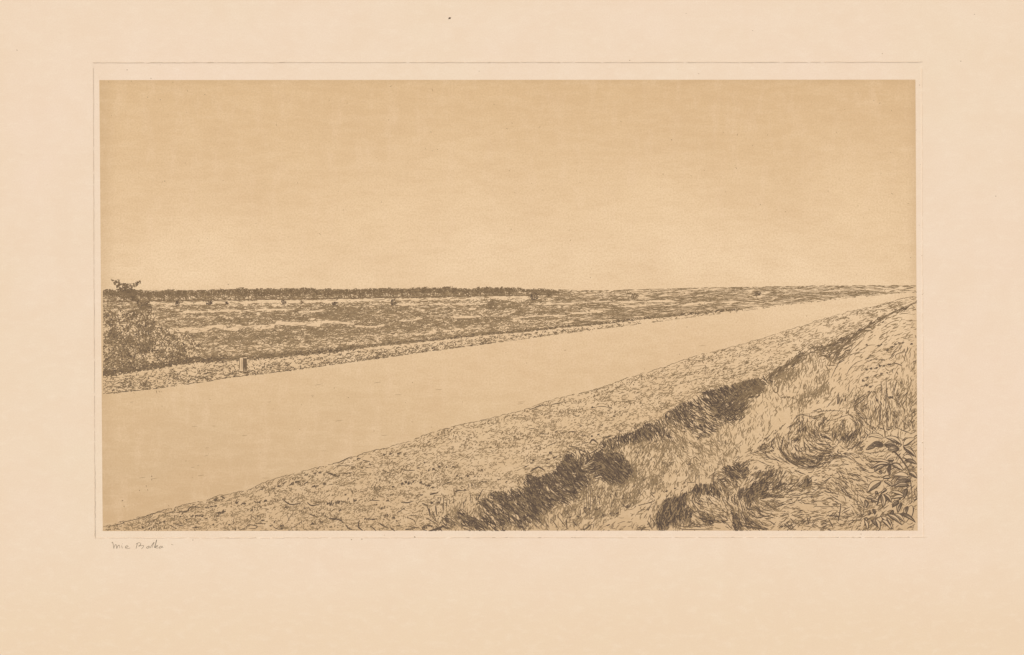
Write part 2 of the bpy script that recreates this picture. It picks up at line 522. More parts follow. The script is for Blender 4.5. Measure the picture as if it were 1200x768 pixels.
# ------------------------------------------------------------------ tracing helpers
def tile(x0, y0, sc):
    return lambda pts: [(x0 + a / sc, y0 + b / sc) for a, b in pts]
def parse(txt):
    """'x,y x,y ...:w; x,y:w; ...' -> list of (points, width)"""
    out = []
    for part in txt.replace('\n', ' ').split(';'):
        part = part.strip()
        if not part: continue
        p, _, wd = part.partition(':')
        out.append(([tuple(float(q) for q in a.split(',')) for a in p.split()], float(wd or 6)))
    return out
def tuft(sh, x, y, r, m, up=True, g=rng):
    """a small clump: short blades crowded together"""
    n = int(4 + r * 3.2)
    P = np.empty((n, 4, 2)); 
    bx = x + g.normal(0, r * 0.7, n); by = y + g.normal(0, r * 0.24, n) - (bx - x) * 0.12
    th = -math.pi / 2 + g.normal(0.25, 0.45, n)
    L = g.uniform(0.5, 1.2, n) * (r * 0.75 + 0.9)
    for k in range(4):
        t = k / 3 - 0.5
        P[:, k, 0] = bx + np.cos(th) * L * t + g.normal(0, 0.12, n)
        P[:, k, 1] = by + np.sin(th) * L * t + g.normal(0, 0.12, n)
    sh.ribbons(P, g.uniform(0.7, 1.15, n), m)
def trace(sh, t, sc, txt, m, thin=1.0, tufts=None):
    for pts, wd in parse(txt):
        q = t(pts); wv = max(0.66, wd / sc * thin * 1.2)
        if len(q) == 1:
            if tufts is None: tuft(sh, q[0][0], q[0][1], wd / sc, m)
            else: tufts.append((q[0][0], q[0][1], wd / sc))
        elif wv > 1.5:          # a broad traced line is laid as several fine ones side by side
            n = int(round(wv / 0.75)) + 1
            base = np.array(q)
            for i in range(n):
                o = (i / (n - 1) - 0.5) * (wv - 0.7)
                dd = np.gradient(base, axis=0); dd /= np.linalg.norm(dd, axis=1, keepdims=True) + 1e-9
                nn = np.stack([-dd[:, 1], dd[:, 0]], -1)
                taper = np.linspace(0, 1, len(base)); taper = (0.45 + 0.55 * np.sin(math.pi * taper))[:, None]
                sh.line(base + nn * o * taper + rng.normal(0, 0.2, base.shape), rng.uniform(0.7, 1.05), m)
        else:
            sh.line(q, wv, m, jit=0.06)

inM = {k: inside(p) for k, p in dict(sky=P_SKY, field=P_FIELD, farbank=P_FARBANK, canal=P_CANAL, near=P_NEAR, ditch=P_DITCH, slope=P_SLOPE).items()}

# ------------------------------------------------------------------ sky
s = Sheet(); s.area(P_SKY)
sky_o = s.build('sky', root)

# ------------------------------------------------------------------ canal
s = Sheet(); s.area(P_CANAL)
for i in range(46):        # hardly visible ripples left by the wiping of the plate
    x = rng.uniform(125, 900); y = rng.uniform(400, 600)
    if inM['canal'][int(y), int(x)] and inM['canal'][int(y) - 6, min(1199, int(x) + 26)]:
        L = rng.uniform(3, 9)
        s.line([(x, y), (x + L, y - L * rng.uniform(0, 0.2))], 0.32, M_FAINT)
trace(s, tile(110, 550, 8), 8, '545,60 540,75:4; 540,95 545,105:4; 490,155 494,160:7; 500,190 505,198:4; 430,205 425,195:4; 260,300 275,290:4; 285,355 280,345:4', M_FINE)
trace(s, tile(115, 390, 8), 8, '545,540 550,570:4; 570,545 575,560:3; 590,550 592,558:3', M_FAINT)
for x, y in ((483, 448), (408, 466), (438, 505), (366, 465), (796, 415)): s.line([(x, y), (x + 0.8, y + 0.4)], 0.8, M_FINE)
canal = s.build('canal', root)

# ------------------------------------------------------------------ heath field
F = Field(inM['field'], math.radians(-2))
band = vnoise(46, 3.2, 1) * 0.5 + vnoise(20, 2.2, 2) * 0.3 + vnoise(90, 7, 3) * 0.2
depth = np.clip((YY - 338) / 90, 0, 1)
F.T = (0.31 + 0.16 * np.clip((YY - 350) / 16, 0, 1)) * np.clip(0.55 + 0.9 * band, 0.5, 1.3)
t1, t2, t3, t4, t5 = tile(115, 320, 8), tile(265, 320, 8), tile(415, 320, 8), tile(565, 320, 8), tile(715, 320, 8)
F.T *= 1 - 0.15 * np.clip((XX - 820) / 200, 0, 1)
right = np.clip((XX - 640) / 60, 0, 1) * np.clip((YY - 339) / 5, 0, 1)
F.T = np.maximum(F.T, right * 0.36 * np.clip(0.7 + 0.6 * streak(-2, 60, 1.8, 10), 0.5, 1.3))
# darker swells of heather
for t, txt, v in (
    (t1, '560,490 640,475 760,460 900,460 960,490 1060,465 1110,455 1130,470 1010,500 930,515 830,505 700,500 580,510', .62),
    (t1, '640,545 760,560 900,560 1000,545 1090,520 1200,545 1200,640 1000,640 900,660 820,620 700,640 560,640 500,600 560,560', .55),
    (t2, '0,440 100,440 120,480 60,500 0,500', .5), (t2, '110,440 250,430 330,440 420,450 300,485 220,480 130,470', .58),
    (t2, '440,395 600,380 800,395 1000,410 1200,420 1200,445 1000,440 820,445 640,430 560,445 460,430', .6),
    (t2, '0,545 140,525 280,530 400,545 500,500 640,500 860,510 1000,480 1200,500 1200,570 1000,585 800,600 660,640 620,690 500,650 420,620 300,640 200,680 100,650 0,660', .58),
    (t3, '0,415 200,410 400,430 380,470 260,480 120,480 0,470', .5), (t3, '0,510 200,510 420,500 430,470 640,480 650,560 500,560 300,570 150,580 0,580', .56),
    (t3, '620,420 740,410 950,430 1200,420 1200,475 1040,485 1020,530 900,480 760,500 640,465', .62), (t3, '870,380 1200,370 1200,395 900,400', .5),
    (t4, '0,420 120,410 260,430 330,460 300,490 180,460 0,470', .6), (t4, '60,260 140,240 150,330 80,350', .55), (t4, '200,330 330,310 420,250 520,250 560,280 440,290 330,340 220,370', .55),
    (t4, '230,400 400,360 600,355 740,370 700,395 480,385 300,410', .5), (t4, '820,400 950,385 1200,370 1200,420 1000,410 840,420', .58), (t4, '840,310 1000,280 1200,285 1200,330 1000,350 850,350', .5),
    (t4, '640,225 800,215 1200,225 1200,255 900,260 700,265', .5), (t4, '300,440 480,410 640,420 560,440 400,460', .42),
    (t5, '0,300 60,320 160,350 200,400 140,420 0,430', .6), (t5, '200,350 420,290 600,300 640,330 520,350 330,350', .55), (t5, '780,230 960,260 1200,230 1200,250 1000,270 780,265', .52), (t5, '600,270 760,280 1000,290 1200,285 1200,300 900,310 700,300', .5),
    (tile(915, 320, 8), '0,180 200,190 400,180 600,175 800,170 700,200 400,210 0,220', .5)):
    F.tone(t([p for p in parse(txt)[0][0]]), v * 1.0, 1)
F.T = F.T * np.clip(0.5 + 1.0 * vnoise(7, 1.8, 8), 0.45, 1.35)
# pale sand and trodden strips
SAND = [(t1, '590,522 650,520 760,512 880,510 960,512 1040,490 1110,480 1200,490 1200,535 1130,525 1090,512 1040,535 1000,550 880,562 760,560 660,550'),
        (t2, '0,515 80,505 90,480 170,485 330,490 440,475 455,495 440,520 360,530 300,535 230,515 160,510 100,545 0,538'),
        (t2, '455,480 480,450 580,455 760,460 900,445 1100,455 1200,465 1200,492 1050,475 900,480 880,505 780,500 660,498 560,492'),
        (t3, '0,485 100,495 220,492 290,480 280,505 120,512 0,503'), (t3, '420,450 520,440 640,415 640,430 540,455 430,460'), (t3, '650,395 900,400 1000,402 1200,398 1200,415 960,430 900,412 700,410'),
        (t4, '0,395 110,400 190,395 260,370 330,355 300,372 220,400 150,412 0,412'), (t4, '280,420 400,405 520,395 740,392 830,400 820,410 640,412 500,412 400,425 300,435'),
        (t4, '440,295 600,285 820,275 1000,268 1200,258 1200,272 1000,280 840,295 640,300 500,308'), (t4, '830,375 1000,365 1200,330 1200,345 1020,378 860,388'),
        (t5, '0,272 180,262 400,260 600,258 600,270 380,272 180,278 0,290'), (t5, '60,315 240,300 420,290 420,300 260,315 80,322'), (t5, '680,290 850,272 1200,265 1200,275 860,285 700,298'),
        (t1, '770,365 1000,358 1200,345 1200,358 1000,370 780,375'), (t2, '0,345 300,340 640,335 640,345 300,358 0,360'), (t2, '680,360 900,352 920,362 700,370'), (t1, '490,275 800,278 1200,272 1200,290 800,296 500,292'), (t2, '0,262 600,258 1200,250 1200,266 600,282 0,285'), (t3, '0,245 600,238 1200,228 1200,244 600,256 0,264'), (t3, '400,290 900,285 1200,288 1200,298 900,296 420,302'),
        (t4, '0,222 300,216 430,218 420,240 200,246 0,236')]
for t, txt in SAND: F.tone(t(parse(txt)[0][0]), 0.04, 0)
# pale strip just above the dark hedge line
F.T = np.where((F.mask > 0), F.T, 0)
hy = np.interp(XX[0], [p[0] for p in HEDGE], [p[1] for p in HEDGE])[None, :]
gap = np.clip(1 - np.abs(YY - (hy - 15 + (XX - 120) * 0.011)) / 8, 0, 1) * np.clip((XX - 225) / 30, 0, 1) * np.clip((860 - XX) / 200, 0, 1)
F.T *= 1 - 0.4 * gap
tk = np.clip((226 - XX) / 30, 0, 1) * np.clip((YY - 368) / 8, 0, 1)      # left to the thicket
F.T *= 1 - 0.92 * blur(inside([(119, 372), (126, 364), (140, 366), (152, 369), (166, 365), (180, 369), (188, 383), (204, 389), (228, 392), (236, 400), (232, 414), (222, 422), (205, 426), (178, 430), (150, 434), (119, 438)]), 3)
# the dark hedge line over the towpath
HL = [(122, 437), (135, 437), (150, 434), (175, 430), (200, 426), (230, 422), (265, 421), (290, 419.5), (320, 417.5), (350, 414.5), (390, 411), (415, 407.5), (470, 401.5), (520, 397), (565, 392), (620, 387.5), (660, 383), (715, 378), (745, 374), (790, 369.8), (830, 366), (870, 362)]
H = Field(inM['field'], math.radians(-8))
H.tline(HL[:7], 6.5, 0.8, 1); H.tline(HL[6:12], 4.6, 0.74, 1); H.tline(HL[11:], 2.6, 0.62, 0)
s = Sheet(); s.area(P_FIELD)
rw = np.clip((XX - 600) / 150, 0, 1)
F.fill(s, M_FAINT, (4, 12), (0.7, 1.1), jit=0.06, bend=0.04, seed=18, gain=0.6, sel=1 - 0.6 * rw)
F.fill(s, M_HEATH, (2.2, 6.0), (0.36, 0.6), jit=0.22, bend=0.12, seed=1, gain=1.0, sel=1 - 0.85 * rw)
F.fill(s, M_HEATH, (5, 18), (0.24, 0.42), jit=0.03, bend=0.02, seed=19, gain=0.95, sel=rw)
F.fill(s, M_HEATH, (6, 14), (0.4, 0.65), jit=0.05, bend=0.03, seed=9, gain=0.3, sel=np.clip((YY < 372) * 1.0 + (XX > 600), 0, 1) * np.clip((XX - 240) / 200, 0.4, 1))
F.fill(s, M_FINE, (1.6, 3.6), (0.42, 0.66), jit=0.5, bend=0.2, gain=0.17, seed=2, sel=1 - 0.88 * rw)
H.fill(s, M_FINE, (2.5, 5), (0.6, 0.9), jit=0.55, bend=0.1, seed=3, mask=np.ones((GH, GW), np.float32))
H.fill(s, M_INK, (1.8, 4), (0.6, 0.9), jit=0.8, bend=0.1, gain=0.5, seed=4, mask=np.ones((GH, GW), np.float32))
# horizon right of the wood: thin broken line
for i in range(150):
    x = 652 + 420 * rng.random()
    y = np.interp(x, [p[0] for p in HORIZON], [p[1] for p in HORIZON])
    L = rng.uniform(2, 8)
    s.line([(x, y + rng.normal(0, 0.25)), (x + L, y - 0.02 * L + rng.normal(0, 0.25))], rng.uniform(0.35, 0.65), M_FAINT if rng.random() < 0.5 else M_FINE)
for t, txt in SAND[:9]:
    q = t(parse(txt)[0][0]); q = np.array(q + q[:1])
    P = smooth(q, 14 * len(q))
    i = 0
    while i < len(P) - 12:
        n_ = int(rng.integers(5, 12))
        if rng.random() < 0.72: s.line(P[i:i + n_:2] + rng.normal(0, 0.25, (1, 2)), rng.uniform(0.4, 0.7), M_FINE, k=8, jit=0.12)
        i += n_
field = s.build('heath_field', root)
for t, txt in SAND[:3]:
    s = Sheet(); q = t(parse(txt)[0][0]); s.area(q, TINT_Z + 0.000008)
    c = np.array(q)
    for i in range(10):
        x = rng.uniform(c[:, 0].min() + 6, c[:, 0].max() - 6); k = np.argmin(abs(c[:, 0] - x)); y = c[:, 1].mean() + rng.normal(0, 1.5)
        s.line([(x, y), (x + rng.uniform(2, 6), y - 0.3)], 0.35, M_FAINT)
    s.build('sand_patch', field)

# ------------------------------------------------------------------ the wood on the horizon: one mesh for each tree
wood = None
s = Sheet()
basey = lambda x: np.interp(x, [118, 265, 415, 565, 655], [353.6, 351.8, 349.6, 347, 345.4])
topy = lambda x: np.interp(x, [118, 135, 160, 215, 265, 300, 330, 375, 415, 440, 470, 525, 536, 546, 552, 566, 590, 640, 656], [339.5, 341, 340.5, 340.5, 340, 338.3, 338.5, 339, 338.5, 337.6, 338, 336.6, 337, 340.5, 339.5, 336.5, 338, 338.8, 341.5])
x = 119
while x < 655:
    L = rng.uniform(4, 10); y = basey(x) + rng.normal(0, 0.3)
    s.line([(x, y), (min(x + L, 656), basey(x + L) + rng.normal(0, 0.3))], rng.uniform(0.7, 1.2), M_FINE)
    if rng.random() < 0.7: s.line([(x, y - 1), (min(x + L * 0.6, 656), y - 1 + rng.normal(0, 0.3))], 0.6, M_FINE)
    x += L * 0.7
Wd_ = Field(np.ones((GH, GW), np.float32), math.radians(35))
Wd_.tone([(x, topy(x) + 1.2) for x in range(122, 655, 12)] + [(x, basey(x)) for x in range(654, 121, -12)], 0.26, 0)
Wd_.fill(s, M_HEATH, (2, 4.5), (0.6, 1.0), jit=0.4, bend=0.1, seed=98)
wood = s.build('tree_line', root)
x = 117.5
ti = 0
while x < 654:
    wdt = rng.uniform(8, 19)
    if x + wdt > 656: wdt = max(5, 656 - x)
    cx = x + wdt / 2
    ty, by = topy(cx) + rng.uniform(-1.6, 0.3), basey(cx)
    h = by - ty
    F2 = Field(np.ones((GH, GW), np.float32), math.radians(-60))
    cb = ty + h * rng.uniform(0.45, 0.74)
    j1, j2, j3 = rng.uniform(-0.5, 1.3, 3)
    crown = [(x - 1.2, cb), (x - 0.6, ty + h * 0.16 + j3), (x + wdt * 0.2, ty + j1), (x + wdt * 0.5, ty + j2 * 0.6), (x + wdt * 0.82, ty + j3), (x + wdt + 0.6, ty + h * 0.2 + j1), (x + wdt + 1.2, cb), (x + wdt * 0.7, cb + 0.8), (x + wdt * 0.3, cb - 0.5)]
    x0, x1, y0, y1 = int(x - 5), int(x + wdt + 6), int(ty - 4), int(by + 3)
    F2.tone(crown, 0.8, 0)
    st = Sheet()
    F2.fill(st, M_FINE, (1.6, 3.4), (0.55, 0.85), jit=0.8, bend=0.15, seed=100 + ti, stop=0.2)
    # stems and light slanting hatching under the crown
    for k in range(int(wdt * 1.0)):
        xx = x + rng.uniform(0, wdt); yy = rng.uniform(cb - 1, by - 2)
        if rng.random() < 0.17: st.line([(xx, cb - 1), (xx + rng.normal(0, 0.4), by)], rng.uniform(0.5, 0.8), M_FINE)
        else: st.line([(xx, yy), (xx + rng.uniform(1, 3.4), yy + rng.uniform(0.5, 2.2))], rng.uniform(0.45, 0.7), M_FINE)
    st.build('tree', wood)
    x += wdt * rng.uniform(0.62, 0.92); ti += 1

# ------------------------------------------------------------------ bushes out on the heath
def bush(cx, cy, rw, rh, dark=M_INK, val=0.75):
    st = Sheet(); rw *= 1.2; rh *= 1.2; n = int(14 + rw * rh * 2.4)
    P = np.empty((n, 4, 2))
    a = rng.uniform(0, 2 * math.pi, n); r = np.sqrt(rng.random(n))
    bx = cx + np.cos(a) * r * rw; by = cy + np.sin(a) * r * rh * 0.9
    th = rng.uniform(-2.6, -0.5, n); L = rng.uniform(1, 2.4, n)
    for k in range(4):
        P[:, k, 0] = bx + np.cos(th + 0.4 * k) * L * (k / 3 - .5); P[:, k, 1] = by + np.sin(th + 0.4 * k) * L * (k / 3 - .5)
    st.ribbons(P, rng.uniform(0.55, 0.9, n), dark)
    for k in range(3): st.line([(cx + rng.uniform(-rw, rw) * 1.3, cy + rh), (cx + rng.uniform(-rw, rw) * 1.6, cy + rh + 0.2)], 0.6, M_FINE)
    return st.build('bush', root)
for a in ((207.5, 355.5, 2.4, 2.4), (245.3, 355, 3.2, 2.2), (265.5, 355.3, 1.8, 1.3), (332.5, 354, 2.6, 2.4), (353.8, 354.3, 1.6, 1.6, M_FINE), (392.5, 356.4, 3.2, 2.4), (461, 354.3, 2.8, 3),
          (577.5, 357, 4.6, 6, M_FINE), (626, 347, 4, 4.6), (643, 344.5, 3.2, 3.2, M_FINE), (744, 346.8, 3.6, 2.6, M_FINE), (887.5, 343.8, 3.2, 2)):
    bush(*a)

# ------------------------------------------------------------------ thicket at the left edge and the young tree in it
TH = [(121, 372), (126, 364), (140, 366), (152, 369), (166, 365), (180, 369), (188, 383), (204, 389), (228, 392), (236, 400), (232, 414), (222, 422), (205, 426), (178, 430), (150, 434), (121, 438)]
mT = blur(inside(TH), 2)
F3 = Field(mT, 0.0)
F3.T = 0.44 * np.clip(0.2 + 1.5 * (0.6 * vnoise(4.5, 4, 21) + 0.4 * vnoise(2.6, 2.4, 22)), 0.25, 1.5) * (0.9 + 0.25 * np.clip((165 - XX) / 40, 0, 1))
for x, y, r in ((132, 396, 7), (152, 404, 7), (128, 378, 5), (148, 416, 6), (170, 408, 6), (136, 418, 6), (190, 414, 5), (212, 412, 5), (160, 424, 5), (126, 425, 4)):
    F3.tone([(x + r * math.cos(q) * 1.3, y + r * 0.75 * math.sin(q)) for q in np.linspace(0, 6.28, 9)[:-1]], 0.72, 2)
F3.T = F3.T * np.clip(0.55 + 0.8 * vnoise(3, 2.6, 23), 0.45, 1.25) + 0.16 * clumps(8, 6.5, 94, 1.2) * mT
F3.C = np.exp(2j * (vnoise(8, 7, 24) - 0.5) * 3.0)
s = Sheet()
F3.fill(s, M_FAINT, (2.5, 6), (0.8, 1.3), jit=0.4, bend=0.3, steps=6, seed=34, gain=0.3)
F3.fill(s, M_HEATH, (2.5, 6), (0.5, 0.85), jit=0.4, bend=0.3, steps=6, seed=33, gain=0.55)
F3.fill(s, M_FINE, (2.5, 5.5), (0.6, 0.95), jit=0.4, bend=0.3, steps=6, seed=31, gain=0.75)
F3.fill(s, M_INK, (1.6, 3.6), (0.6, 0.95), jit=0.7, bend=0.28, steps=6, gain=0.25, seed=32)
thicket = s.build('thicket', root)

yt = bpy.data.objects.new('young_tree', None); COL.objects.link(yt); yt.parent = root
st = Sheet()
trace(st, t1, 8, '390,370 425,395 440,440 446,520 448,600 442,690 440,760:15; 425,392 385,372 330,352 262,390:8; 440,440 470,400 505,345:7; 446,500 500,470 560,455:5; 444,625 395,585 350,560:7; 446,560 420,500 395,480:6; 400,372 385,330 375,280 340,240:7; 448,640 500,610 540,600:6', M_FINE, thin=0.62)
st.build('trunk', yt)
F4 = Field(np.ones((GH, GW), np.float32), 0.0)
for txt, v in (('122,56 142,68 200,64 216,100 270,100 330,98 396,70 404,90 366,128 330,144 280,176 215,178 165,160 160,112 126,84', .56), ('215,185 240,160 350,150 372,190 350,222 300,228 240,212', .72),
               ('265,222 370,222 400,262 350,265 290,250', .55), ('355,262 395,255 450,245 480,262 505,320 512,355 480,385 440,360 400,340 365,315', .55), ('240,385 300,350 360,345 400,375 420,400 330,385 260,410', .42),
               ('420,480 520,470 540,540 480,560 420,540', .36), ('360,650 450,660 540,640 560,740 380,760', .34)):
    F4.tone(t1(parse(txt)[0][0]), v, 0)
F4.C = np.exp(1j * (vnoise(6, 5, 44) * 9.0))
F4.T = np.clip(F4.T * np.clip(0.55 + 1.1 * vnoise(2.6, 2.4, 45), 0.4, 1.5), 0, .92)
st = Sheet()
F4.fill(st, M_FINE, (1.4, 2.8), (0.7, 1.1), jit=0.6, bend=0.3, steps=5, seed=41, gain=1.2)
F4.fill(st, M_INK, (1.4, 2.8), (0.7, 1.05), jit=0.6, bend=0.3, steps=5, seed=42, gain=0.4)
st.build('crown', yt)

# ------------------------------------------------------------------ far bank and its post
B = Field(inM['farbank'], math.radians(-7))
fe = np.interp(XX[0], [p[0] for p in FAR_EDGE], [p[1] for p in FAR_EDGE])[None, :]
wid = np.clip((YY - hy) / (fe - hy + 0.01), 0, 1)
B.T = (0.13 + 0.2 * wid) * np.clip(0.1 + 1.8 * (0.6 * vnoise(7, 3, 51) + 0.4 * vnoise(3.2, 2, 52)), 0.1, 1.5)
B.T *= 1 + 0.25 * np.clip((XX - 420) / 200, 0, 1)
B.T *= np.where(wid < 0.16, 0.25, 1)
for x, y, r in ((245, 439, 5), (236, 443, 3.5), (318, 430, 2.6), (340, 426, 2), (379, 425, 2.4), (300, 437, 2.2), (276, 440, 3), (170, 450, 4), (152, 447, 3), (442, 416, 2.4), (674, 389, 2), (695, 386, 2.2)):
    B.tone([(x + r * math.cos(q) * 1.2, y + r * 0.8 * math.sin(q)) for q in np.linspace(0, 6.28, 9)[:-1]], 0.5, 1)
s = Sheet(); s.area(P_FARBANK)
B.fill(s, M_HEATH, (2, 5), (0.42, 0.75), jit=0.3, bend=0.1, seed=52, gain=0.6, sel=1 - 0.5 * np.clip((XX - 600) / 150, 0, 1))
B.fill(s, M_FINE, (1.8, 4.6), (0.42, 0.75), jit=0.35, bend=0.1, seed=53, gain=0.75, sel=1 - 0.5 * np.clip((XX - 600) / 150, 0, 1))
B.fill(s, M_INK, (1.4, 3), (0.55, 0.85), jit=0.8, bend=0.2, gain=0.3, seed=54, sel=1 - 0.9 * np.clip((XX - 600) / 120, 0, 1))
x = 124
while x < 1070:       # ragged water line
    L = rng.uniform(2, 6); y = np.interp(x, [p[0] for p in FAR_EDGE], [p[1] for p in FAR_EDGE])
    if rng.random() < (0.75 if x < 640 else 0.5): s.line([(x, y - rng.uniform(0, 1.2)), (x + L, y - L * 0.125 - rng.uniform(0, 1.0))], rng.uniform(0.5, 1.0) * (1 if x < 600 else 0.6), M_HEATH if x > 600 else (M_FINE if rng.random() < 0.6 else M_INK))
    x += L * rng.uniform(0.6, 1.3)
farbank = s.build('far_bank', root)
st = Sheet()
tp = tile(260, 390, 12.8)
st.area(tp([(262, 375), (320, 365), (375, 362), (372, 590), (325, 585), (266, 570)]), INK_Z + 0.00005)
for i in range(9):
    x = 325 + i * 5.6; st.line(tp([(x, 378 + (i % 3) * 4), (x + 1, 480), (x + rng.normal(0, 2), 580)]), 0.5, M_FINE if i % 3 else M_INK, z=INK_Z + 0.00007)
trace(st, tp, 12.8, '264,375 266,470 270,570:8; 262,376 320,368 372,362:8; 318,372 320,480 322,580:7; 300,400 302,560:4; 240,585 330,590 400,600:12; 270,580 300,600:10; 340,600 380,610:12; 322,350 372,352:12', M_FINE)
for a in st.v[1:]: a[:, 2] = np.maximum(a[:, 2], INK_Z + 0.00007)
st.build('post', farbank)

# ------------------------------------------------------------------ near bank: tussocky grass
N = Field(inM['near'], math.radians(-14))
ne_y = np.interp(XX[0], [p[0] for p in NEAR_EDGE], [p[1] for p in NEAR_EDGE])[None, :]
far = np.clip((XX - 640) / 330, 0, 1)
cl = 0.6 * streak(-13, 20, 3.4, 61) + 0.4 * vnoise(5, 3, 62)
rim_y = np.interp(XX[0], [p[0] for p in RIM], [p[1] for p in RIM])[None, :]
lip = np.clip(1 - (rim_y - YY) / 16, 0, 1) * np.clip((XX - 560) / 60, 0, 1)
N.T = (0.09 + 0.09 * far) * np.clip(-0.2 + 2.3 * cl, 0.15, 2.0)
N.T = np.maximum(N.T, 0.14 * np.clip(1 - (YY - ne_y) / 5, 0, 1))
N.T += 0.10 * lip * np.clip(-0.2 + 2.2 * vnoise(6, 3, 69), 0, 1.6)
N.T = N.T * 0.75 + (0.15 - 0.03 * far) * clumps(17, 7.5, 90, 1.1) * np.clip(0.3 + vnoise(60, 30, 95), 0.4, 1.2)
N.T += 0.06 * np.clip((240 - XX) / 60, 0, 1)
N.guide(NEAR_EDGE[::3], 26, 0.5)
s = Sheet(); s.area(P_NEAR)
n1 = 1 - far
N.fill(s, M_HEATH, (2.2, 5.5), (0.42, 0.7), jit=0.18, bend=0.08, seed=63, sel=1 - 0.8 * far)
N.fill(s, M_HEATH, (3, 9), (0.34, 0.56), jit=0.12, bend=0.05, seed=68, sel=0.85 * far)
N.fill(s, M_FAINT, (1.6, 3.4), (0.5, 0.8), jit=0.4, bend=0.1, seed=64, gain=1.5, sel=0.3 + 0.7 * n1)
# short upright dashes standing in rows
N2 = Field(inM['near'], math.radians(-68))
N2.T = 0.14 * np.clip(-2.2 + 5.2 * (0.55 * streak(-10, 24, 4, 65) + 0.45 * streak(-10, 9, 2.5, 66)), 0, 3.2)
N2.fill(s, M_FINE, (1.2, 3.0), (0.55, 0.9), jit=0.45, bend=0.1, seed=67, sel=n1 * 0.85 + 0.15)
x = 122
while x < 1071:       # outline of the bank against the water
    L = rng.uniform(2.5, 8); y = np.interp(x, [p[0] for p in NEAR_EDGE], [p[1] for p in NEAR_EDGE]); y2 = np.interp(x + L, [p[0] for p in NEAR_EDGE], [p[1] for p in NEAR_EDGE])
    if rng.random() < 0.85:
        yo = rng.uniform(-0.6, 0.5)
        s.line([(x, y + yo), (x + L * 0.5, (y + y2) / 2 + yo - rng.uniform(0, 0.9)), (x + L, y2 + yo)], rng.uniform(0.4, 0.72) * (1 - 0.25 * min(1, max(0, (x - 700) / 300))), M_FINE if rng.random() < 0.7 or x > 640 else M_INK)
    x += L * rng.uniform(0.55, 1.15)
tufts = []
trace(s, tile(250, 530, 8), 8, '70,415 110,435:10; 850,300 890,275:12; 1060,190 1140,215 1170,230:11; 650,440 720,490 820,480:10; 880,470 920,500 990,490:10; 900,580 980,610:10; 1080,620 1190,632:13; 730,715 745,700:6; 752,705 768,690:6; 775,692 790,676:6; 798,678 812,662:6; 820,662 832,648:6; 842,652 856,638:6; 560,700 600,720 650,725:7; 310,712 318,692 345,682 400,690 412,702 385,716 330,715:7; 400,670 490,670:8; 350,590 390,620:6; 200,725 215,715:7; 260,725 300,720:6; 20,440 45,428:10; 380,460 400,470:8; 1120,300 1090,305:7; 690,580 710,640:4; 730,590 690,660:4; '
      '20,440:12; 220,475:16; 290,485:18; 50,595:16; 92,562:22; 20,505:10; 450,350:10; 610,320:14; 570,340:8; 740,295:20; 790,282:20; 960,320:20; 1040,300:18; 1000,190:14; 950,200:15; 690,515:16; 490,455:14; 430,470:12; 1090,480:32; 1170,470:24; 860,525:13; 1050,600:12; 1140,625:18; 940,670:20; 1010,655:14; 640,690:18; 652,712:14; 535,690:10; 460,640:12; 575,655:8; 420,600:8; 360,545:10; 150,680:8; 1190,545:10; 660,290:9; 870,215:10; 1100,700:10', M_INK, tufts=tufts)
trace(s, tile(110, 550, 8), 8, '750,372 760,392 660,420:7; 800,400 870,397 910,355 1000,360:10; 760,515 840,535:11; 800,490 830,520:8; 920,550 1000,540:8; 420,465 520,430 620,400 680,412:6; 130,540 260,510 300,490 420,465:5; 700,520 780,560:6; 270,500 300,490:5; 480,500 540,490 600,460:5; '
      '1140,290:16; 935,440:16; 965,435:9; 1010,440:17; 870,470:14; 845,400:14; 960,352:10; 1170,410:20; 1060,358:12; 1100,350:10; 1140,345:9; 460,545:13; 620,500:9; 655,490:10; 810,445:8; 970,495:9; 1050,465:10; 1120,520:9; 560,545:8; 520,560:8', M_INK, tufts=tufts)
trace(s, tile(390, 530, 8), 8, '280,78 350,90:8; 345,100 352,130:8; 255,120 270,105:7; 262,140 285,152:8; 300,150 335,142:7; 430,320 460,335:10; 150,425 135,455:6; 150,480 175,478:7; 195,435 200,470:7; 350,450 440,455:7; 400,492 420,490:7; 640,470 700,475 750,460:10; 910,400 990,380:10; 840,480 890,500:14; 905,530 910,600:13; 20,620 80,640 100,665:12; 120,680 150,715 185,725:11; 250,640 240,700 280,735:11; 300,625 400,630:9; 350,690 375,710 405,738:10; 440,670 480,690 520,712:12; 540,708 585,742:13; 690,610 760,640 780,680:6; 680,725 750,720:14; 720,700 800,712:14; 860,690 930,690:11; 900,742 1000,712 1040,690:14; 650,165 700,172 770,170:8; 460,170 500,185 560,200:6; 595,575 640,545 680,520:6; 940,610 960,640 985,660:8; 960,500 970,590:6; 1030,480 1035,560:7; 870,680 840,720 880,735:9; 730,590 820,600:5; 540,260 530,300:5; 0,105 60,95 130,60 180,40:6; 0,165 60,130 200,130:5; 90,205 180,190:7; '
      '240,60:15; 480,25:13; 540,15:14; 620,12:13; 650,297:16; 690,282:15; 720,295:20; 760,275:13; 820,285:15; 860,300:11; 900,315:15; 940,330:10; 565,325:10; 20,212:14; 50,222:10; 55,465:18; 100,465:9; 207,455:13; 470,525:20; 505,590:16; 570,615:15; 300,625:10; 380,630:12; 920,475:12; 985,475:12; 990,430:9; 940,155:8; 1000,140:8; 855,705:22; 120,400:8; 830,400:8; 515,455:10; 800,150:8; 860,95:6; 75,543:7; 600,645:7; 620,690:9', M_INK, tufts=tufts)
tQ = tile(500, 540, 9.23)
